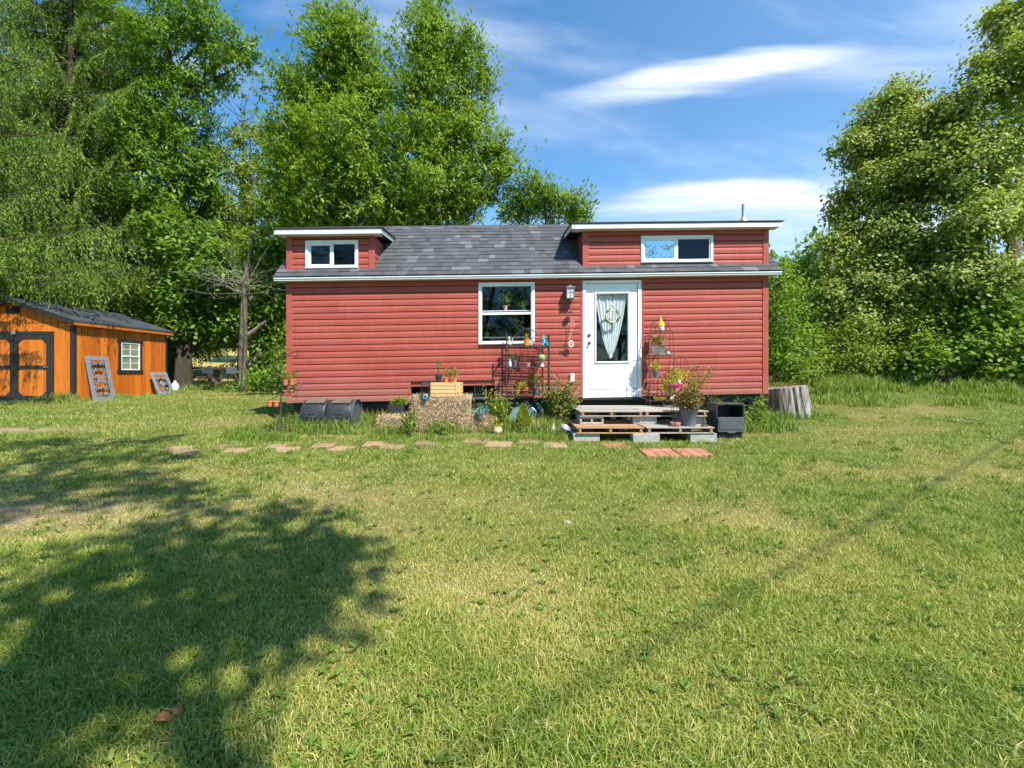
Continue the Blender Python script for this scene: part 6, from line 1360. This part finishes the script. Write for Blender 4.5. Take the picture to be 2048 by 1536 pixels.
tree('ash_tree', 'tall full ash tree behind the middle of the roof, right neighbour of the similar one', trunkpts(818, 16.8, 868, 60), l6, 'lf_ash', .165, .052, 13, 126, .50, 2, tr=.2)
D = 17.5
tree('walnut_tree', 'small bright green tree peeking over the ridge left of the right dormer', trunkpts(1090, 17.5, 1090, 400), [LB(1090, 385, D, 52, 26), LB(1145, 398, D, 34, 28), LB(1050, 400, D, 38, 28), LB(1025, 425, D, 28, 22), LB(1100, 425, D, 80, 30), LB(1165, 425, D, 22, 20)], 'lf_bright', .19, .06, 11, 90, .45, 3, tr=.1)
D = 20
l3 = [LB(290, 35, D, 75, 60), LB(380, 25, D, 75, 50), LB(440, 75, D, 55, 48), LB(488, 95, D, 26, 32), LB(350, 110, D, 80, 48), LB(455, 145, D, 40, 20), LB(285, 150, D, 55, 50), LB(395, 165, D, 52, 36), LB(330, 220, D, 68, 45), LB(290, 285, D, 70, 50), LB(385, 255, D, 42, 42), LB(350, 310, D, 75, 50), LB(400, 340, D, 50, 40), LB(310, 370, D, 90, 60), LB(380, 420, D, 70, 60)]
tree('walnut_tree', 'tallest loose-crowned broadleaf tree at the left, dark limbs showing through', trunkpts(350, 20, 335, 20), l3, 'lf_dark', .24, .075, 5.6, 96, .58, 4, tr=.30, bark='barkd', inner=.15)
D = 21.5
l4 = [LB(500, 275, D, 38, 26), LB(545, 300, D, 42, 40), LB(460, 300, D, 36, 26), LB(480, 345, D, 65, 42), LB(560, 365, D, 55, 50), LB(430, 395, D, 60, 50), LB(505, 420, D, 75, 55), LB(590, 430, D, 50, 50), LB(450, 480, D, 70, 55), LB(540, 500, D, 70, 55), LB(400, 470, D, 50, 60)]
tree('locust_tree', 'yellow-green fine-leaved tree between the spruce and the ash trees', trunkpts(505, 21.5, 500, 330), l4, 'lf_mid', .19, .058, 6.6, 96, .56, 5, tr=.2)
D = 17.6
lm = [LB(390, 520, D, 65, 45), LB(450, 545, D, 60, 45), LB(370, 590, D, 55, 45), LB(430, 610, D+.5, 60, 42), LB(365, 650, D, 35, 30), LB(405, 655, D+.5, 50, 28), LB(350, 470, D, 60, 45), LB(455, 660, D+.8, 32, 22)]
tree('maple_tree', 'low-branched green maple with dark twin trunks right behind the shed', [gpx(372, 17.6), at(375, 690, 17.6), at(390, 560, 17.6)], lm, 'lf_dark', .17, .12, 10, 76, .45, 6, tr=.26, bark='barkd', star=False, shape=6)
mt_ = [o for o in bpy.data.objects if o.name.startswith('maple_tree')][0]; m_ = MB(); m_.tube([gpx(357, 17.4)+np.array((0, 0, -.1)), at(360, 690, 17.4), at(345, 560, 17.4)], [.17, .14, .08], 9); o_ = bpy.data.objects.new('trunk', m_.mesh('trunk', mt_.location, True)); COL.objects.link(o_); o_.parent = mt_; finish(o_, M['barkd'], smooth=True)
D = 17
l7 = [LB(540, 560, D+1, 45, 55), LB(520, 640, D+1, 35, 45), LB(548, 690, D+.8, 30, 40), LB(590, 600, D+1, 50, 80), LB(560, 500, D+1.5, 60, 45), LB(530, 735, D+.6, 30, 26), LB(590, 720, D+1, 50, 50)]
tree('box_elder', 'rough-barked tree with a pale scaly trunk beside the fence', [gpx(484, 16.8), at(486, 690, 16.8), at(490, 580, 16.8), at(505, 470, 17.2)], l7, 'lf_dark', .17, .11, 10, 76, .45, 7, tr=.19, star=False, shape=6)
def bare_branches(name, label, base, root, n, spread, seed, tr, cat='dead tree'):
    rng = np.random.RandomState(seed); t = Thing(name, label, cat, tuple(base)); m_ = MB(); m_.tube([base, (np.array(base)+root)/2+.05, root], [tr, tr*.7, tr*.4], 8); t.part('trunk', m_, M['barkd' if cat == 'bush' else 'deadwood'], smooth=True); b = MB()
    for i in range(n):
        d = rng.normal(size=3); d[2] = abs(d[2])*.5+.1; d /= np.linalg.norm(d); s0_ = np.array(root)-(np.array(root)-np.array(base))*rng.rand()*.12; p = [s0_]
        for k in range(4): p.append(p[-1]+d*spread*.25*(.6+.8*rng.rand())+rng.normal(size=3)*spread*.05)
        b.tube(p, [tr*.22, tr*.17, tr*.12, tr*.08, tr*.04], 5, cap=False)
        for _ in range(3): q = p[rng.randint(1, 4)]; e = q+(d+rng.normal(size=3)*.7)*spread*.28; b.tube([q, (q+e)/2+rng.normal(size=3)*.04, e], [tr*.1, tr*.07, tr*.03], 4, cap=False)
    t.part('branches', b, M['deadwood'])
bare_branches('dead_tree', 'bleached dead treetop rising above the locust crown', gpx(478, 22.5), at(486, 225, 22.5), 14, 1.5, 3, .11)
bare_branches('dead_bush', 'bare grey tangle of dead branches left of the left dormer', gpx(482, 15.6)+np.array((0, 0, 0)), at(485, 560, 15.6), 34, 1.6, 5, .035, 'bush')

# spruces
def spruce(label, base, H, Rb, seed, nb=150, zmin=1.6, azr=None, dens=1.0, L=.10, xmin=None):
    rng = np.random.RandomState(seed); base = np.array(base, float); t = Thing('spruce_tree', label, 'spruce', tuple(base), 'big drooping spruces at the left edge'); m_ = MB(); m_.tube([base-np.array((0, 0, .2)), base+np.array((0, 0, H*.5)), base+np.array((0, 0, H))], [.28, .17, .03], 10); t.part('trunk', m_, M['barkd'], smooth=True)
    br = MB(); P = []; Dv = []; rr = []
    for i in range(nb):
        u = (i+rng.rand())/nb; z = zmin+(H-zmin)*u**.9; fr = (z-zmin)/(H-zmin); Lb = Rb*(1-fr)**.75*(.75+.4*rng.rand())+.3; az = rng.rand()*2*math.pi if azr is None else rng.uniform(*azr); dx = np.array((math.cos(az), math.sin(az), 0))
        n = 14; s_ = np.linspace(0, 1, n); zz = z-.28*Lb*np.sin(s_*math.pi*.55)*(1-fr*.6)+.16*Lb*s_**3; pts = base+dx*(s_*Lb)[:, None]; pts[:, 2] = base[2]+zz-0.0; pts += rng.normal(size=pts.shape)*.02; br.tube(pts, list(np.linspace(.035, .008, n)), 5, cap=False)
        sidev = np.array((-dx[1], dx[0], 0)); nt_ = int(Lb*13*dens)
        for k in range(nt_):
            f = .15+.85*((k+rng.rand())/nt_); i_ = f*(n-1); a = int(min(i_, n-2)); p = pts[a]+(pts[a+1]-pts[a])*(i_-a); sg = rng.choice((-1, 1)); lt = (.25+.6*rng.rand()**1.5)*(1-.45*f)*min(1.25, Lb*.35)+.12
            d = sidev*sg*(.25+.55*rng.rand())+dx*.30+np.array((0, 0, -.25-1.5*rng.rand()**.7)); d /= np.linalg.norm(d); e = p+d*lt; e[2] -= lt*.35; mid = (p+e)/2+np.array((0, 0, .1*lt))
            ne = int(9+lt*22); w = rng.rand(ne)[:, None]; q = (1-w)**2*p+2*w*(1-w)*mid+w*w*e; P.append(q); dd = (2*(1-w)*(mid-p)+2*w*(e-mid)); dd /= np.linalg.norm(dd, axis=1)[:, None]; Dv.append(dd+rng.normal(size=(ne, 3))*.55); sh = .02+.42*rng.rand()+.15*f; rr.append(np.clip(sh+.4*w[:, 0]*rng.rand(ne)+.2*rng.rand(ne)-.1, 0, 1))
            if rng.rand() < .3: br.tube([p, mid, e], [.006, .005, .003], 3, cap=False)
    P = np.concatenate(P); Dv = np.concatenate(Dv); rr = np.concatenate(rr); c = MB(); m = len(P); c.kites(P, Dv, L*(.7+.8*rng.rand(m)), L*.30, rng, rr, .2); t.part('branches', br, M['barkd']); t.part('needles', c, M['lf_spruce'])
spruce('large drooping spruce whose lower boughs hang over the shed roof', (-18.6, 19.2, 1.0), 19, 6.6, 1, nb=215, zmin=1.8, dens=1.9)
spruce('spruce standing at the far left whose boughs reach in front of the shed', (-16.5, 11.0, .5), 15, 5.7, 2, nb=215, zmin=3.9, L=.09, dens=1.5)
spruce('spruce deeper in the left woods filling the upper left corner', (-22.0, 23.5, 1.2), 24, 6.5, 3, nb=210, zmin=2.5, dens=1.3, L=.13)

# right-hand lindens and undergrowth
lr = [LB(2035, 50, 13.5, 48, 55), LB(2050, 150, 13, 85, 65), LB(1975, 160, 13.5, 42, 40), LB(1920, 215, 13.5, 60, 34), LB(1960, 290, 13, 75, 55), LB(2075, 290, 15, 60, 60), LB(1900, 350, 13.3, 75, 60), LB(1985, 395, 13.8, 62, 52), LB(1935, 450, 13, 80, 55), LB(2085, 450, 15, 50, 60), LB(1900, 540, 13, 70, 50), LB(1990, 560, 12.8, 75, 45)]
tree('linden_tree', 'largest right-hand tree with round leaves and a bare trunk near the photo edge', [gpx(2010, 14.2), at(2025, 520, 14.2), at(2042, 350, 14.2), at(2045, 100, 14)], lr, 'lf_linden', .105, .08, 22, 92, .34, 11, tr=.24, star=False, shape=6, droop=.5)
ll = [LB(1800, 195, 14.5, 46, 28), LB(1765, 235, 14.5, 48, 40), LB(1735, 300, 14.5, 48, 36), LB(1690, 290, 14.5, 32, 13), LB(1805, 290, 14.8, 65, 55), LB(1870, 290, 15, 50, 50), LB(1725, 375, 14.5, 46, 40), LB(1800, 380, 14.2, 80, 55), LB(1690, 435, 14.5, 26, 28), LB(1745, 460, 14.2, 62, 46), LB(1672, 495, 14.3, 34, 28), LB(1820, 480, 14, 75, 55), LB(1715, 550, 14, 68, 42), LB(1800, 570, 13.8, 80, 46), LB(1670, 600, 14.2, 36, 50), LB(1710, 640, 13.8, 60, 46)]
tree('linden_tree', 'ragged pale-leaved tree reaching left at the right side, second tallest there', [gpx(1790, 15), at(1800, 560, 15), at(1810, 400, 14.8), at(1800, 220, 14.6)], ll, 'lf_linden', .10, .078, 22, 92, .34, 12, tr=.2, star=False, shape=6, droop=.5)
def bush(name, label, lobes, leaf, L, Wd, dens, seed, shape=4, group=None, cat='bush', per=50):
    c = lobes[0][0]; g = np.array((c[0], c[1], float(gz(c[0], c[1])))); return tree(name, label, [g, g+np.array((0, 0, .4)), np.array(c)], lobes, leaf, L, Wd, dens, per, .34, seed, tr=.05, star=False, shape=shape, droop=.1, cat=cat, group=group)
bush('leafy_thicket', 'dark shady undergrowth at the foot of the ragged tree', [LB(1690, 690, 13.3, 60, 45), LB(1770, 670, 13.5, 70, 50), LB(1650, 730, 13.2, 45, 30), LB(1740, 725, 13, 65, 32), LB(1840, 650, 13.6, 65, 50)], 'lf_mid', .085, .05, 22, 21)
bush('leafy_thicket', 'bright round-leaved low branches above the orange edging', [LB(1880, 700, 12.8, 65, 36), LB(1960, 680, 12.8, 65, 46), LB(2030, 660, 12.6, 60, 50), LB(1820, 715, 12.8, 50, 30), LB(1930, 620, 13, 70, 42), LB(2070, 720, 12.4, 50, 36), LB(1985, 725, 12.7, 55, 26)], 'lf_bright', .13, .10, 19, 22, 6)
bush('bright_bush', 'bright yellow-green bush showing past the right corner of the house', [LB(1553, 560, 12.8, 30, 46), LB(1560, 640, 12.6, 36, 50), LB(1565, 710, 12.4, 36, 42), LB(1590, 600, 13.2, 30, 40), LB(1600, 690, 13, 36, 44), LB(1590, 745, 12.3, 34, 22)], 'lf_bright', .11, .055, 24, 23)
bush('bright_bush', 'more distant pale bush between the bright bush and the right-hand trees', [LB(1620, 560, 17, 30, 40), LB(1600, 530, 17, 26, 30), LB(1632, 640, 16.5, 30, 50), LB(1625, 720, 15.5, 34, 36)], 'lf_mid', .12, .06, 16, 24)
D = 42
tree('far_tree', 'small distant dark tree top seen right of the house under the clouds', trunkpts(1615, 42, 1615, 540), [LB(1610, 520, D, 30, 18), LB(1585, 550, D, 26, 24), LB(1640, 545, D, 30, 26), LB(1610, 590, D, 60, 40), LB(1600, 660, D, 70, 50)], 'lf_dark', .4, .2, 1.3, 80, 1.3, 25, tr=.25)
bush('fence_bush', 'low leafy bush at the foot of the rough trunk and chairs', [LB(512, 768, 16.4, 24, 12), LB(470, 776, 16.3, 20, 5), LB(530, 765, 16.3, 26, 18)], 'lf_dark', .10, .05, 26, 26)
bush('fence_bush', 'leafy bush between the fence and the left corner of the house', [LB(560, 745, 15, 30, 30), LB(530, 760, 15, 26, 18), LB(590, 700, 15.5, 30, 45)], 'lf_dark', .12, .06, 22, 27)

# woods filling the gaps behind
def woods():
    rng = np.random.RandomState(44); m_ = MB()
    for i in range(150):
        x = rng.uniform(-150, 150); y = rng.uniform(84, 100); z = float(gz(x, y)); h = rng.uniform(7, 12); n = 300
        g = rng.normal(size=(n, 3)); g /= np.linalg.norm(g, axis=1)[:, None]; P = np.array((x, y, z+h*.5))+g*np.array((4.2, 3, h*.55))*(rng.rand(n)**.3)[:, None]; m_.kites(P, rng.normal(size=(n, 3)), 1.4, .8, rng, np.clip(.3*rng.rand()+.6*rng.rand(n), 0, 1), .5)
    solo('far_woods', m_, M['lf_dark'], kind='stuff')
    m_ = MB()
    for (x0, x1, y0, y1, k, h0, h1) in ((-42, -25, 26, 34, 26, 5, 12), (-26, -8, 36, 44, 20, 6, 12), (9, 34, 17.5, 23, 34, 3, 7)):
        for i in range(k):
            x = rng.uniform(x0, x1); y = rng.uniform(y0, y1); z = float(gz(x, y)); h = rng.uniform(h0, h1); n = 1500; lift = 2.5 if y0 == 36 else -.6
            g = rng.normal(size=(n, 3)); g /= np.linalg.norm(g, axis=1)[:, None]; P = np.array((x, y, z+lift+h*.5))+g*np.array((2.0, 1.6, h*.5))*(rng.rand(n)**.35)[:, None]; m_.kites(P, rng.normal(size=(n, 3)), .34, .2, rng, np.clip(.3*rng.rand()+.6*rng.rand(n), 0, 1), .5)
    solo('back_woods', m_, M['lf_dark'], kind='stuff')
woods()

# tree behind the camera that shades the left lawn, and a row of trees that the windows mirror
def btree(label, c, rad, base, seed, n=7, leaf='lf_dark', dens=5, group=None):
    rng = np.random.RandomState(seed); lobes = [(np.array(c)+rng.normal(size=3)*np.array(rad)*.5, np.array(rad)*rng.uniform(.35, .6)) for _ in range(n)]
    b = np.array((base[0], base[1], float(gz(base[0], base[1])))); tree('shade_tree', label, [b, (b+np.array(c))/2+.1, np.array(c, float)], lobes, leaf, .22, .12, dens, 60, .5, seed, tr=.22, star=False, group=group)
def shade(label, spots, h0, h1, base, seed, per, r0):
    rng = np.random.RandomState(seed); lobes = []
    for px, py in spots:      # each bough sits where the sun carries its shade onto the lawn
        D = 1228/(py-704); g = np.array(((px-CX)/F*D, D, 0.05)); h = rng.uniform(h0, h1); lobes.append((g+np.array(SUN)/SUN.z*h, np.array((1, .9, .8))*r0*rng.uniform(.7, 1.25)*(.8+.06*D)))
    c = np.mean([l[0] for l in lobes], axis=0); b = np.array((base[0], base[1], float(gz(*base))))
    tree('shade_tree', label, [b, (b+c)/2+np.array((.4, -.5, .2)), c], lobes, 'lf_dark', .17, .10, 3.2, per, .24, seed, tr=.10, star=False, group=None, inner=.6)
shade('broadleaf tree behind the camera shading the middle of the left lawn', [(655, 1092), (590, 1075), (560, 1125), (495, 1100), (440, 1065), (610, 1150), (530, 1185), (455, 1160), (395, 1120), (340, 1080), (270, 1055), (210, 1120), (330, 1165), (260, 1205), (170, 1200), (400, 1215), (560, 1228), (600, 1200), (500, 1235), (90, 1150), (40, 1210), (150, 1270), (230, 1290), (60, 1310), (110, 1400), (40, 1470), (450, 1005), (360, 990), (540, 1015), (610, 1035), (690, 1105), (300, 1110), (640, 1120), (20, 1390), (130, 1500)], 8.0, 10.2, (3.6, -4.6), 51, 8, .25)
shade('second broadleaf tree behind the camera, shading the lawn near the shed', [(50, 885), (130, 880), (210, 890), (280, 873), (60, 915), (150, 915), (240, 920), (80, 945), (180, 950), (270, 955), (340, 968), (100, 980), (20, 960), (200, 985), (-60, 900), (-80, 950), (320, 905), (10, 1000), (-60, 1040)], 11.0, 13.0, (-1.5, -4.6), 52, 16, .36)
for k, x in enumerate((-14, -6, 3, 12, 21)):
    btree('tree %s in the row far behind the camera' % ['leftmost', 'second from left', 'in the middle', 'second from right', 'rightmost'][k], (x, -26, 8.0), (5, 2.5, 6), (x, -26), 60+k, 14, dens=1.0, group='row of trees behind the camera')
print('objects', len(bpy.data.objects), 'verts', sum(len(m.vertices) for m in bpy.data.meshes))
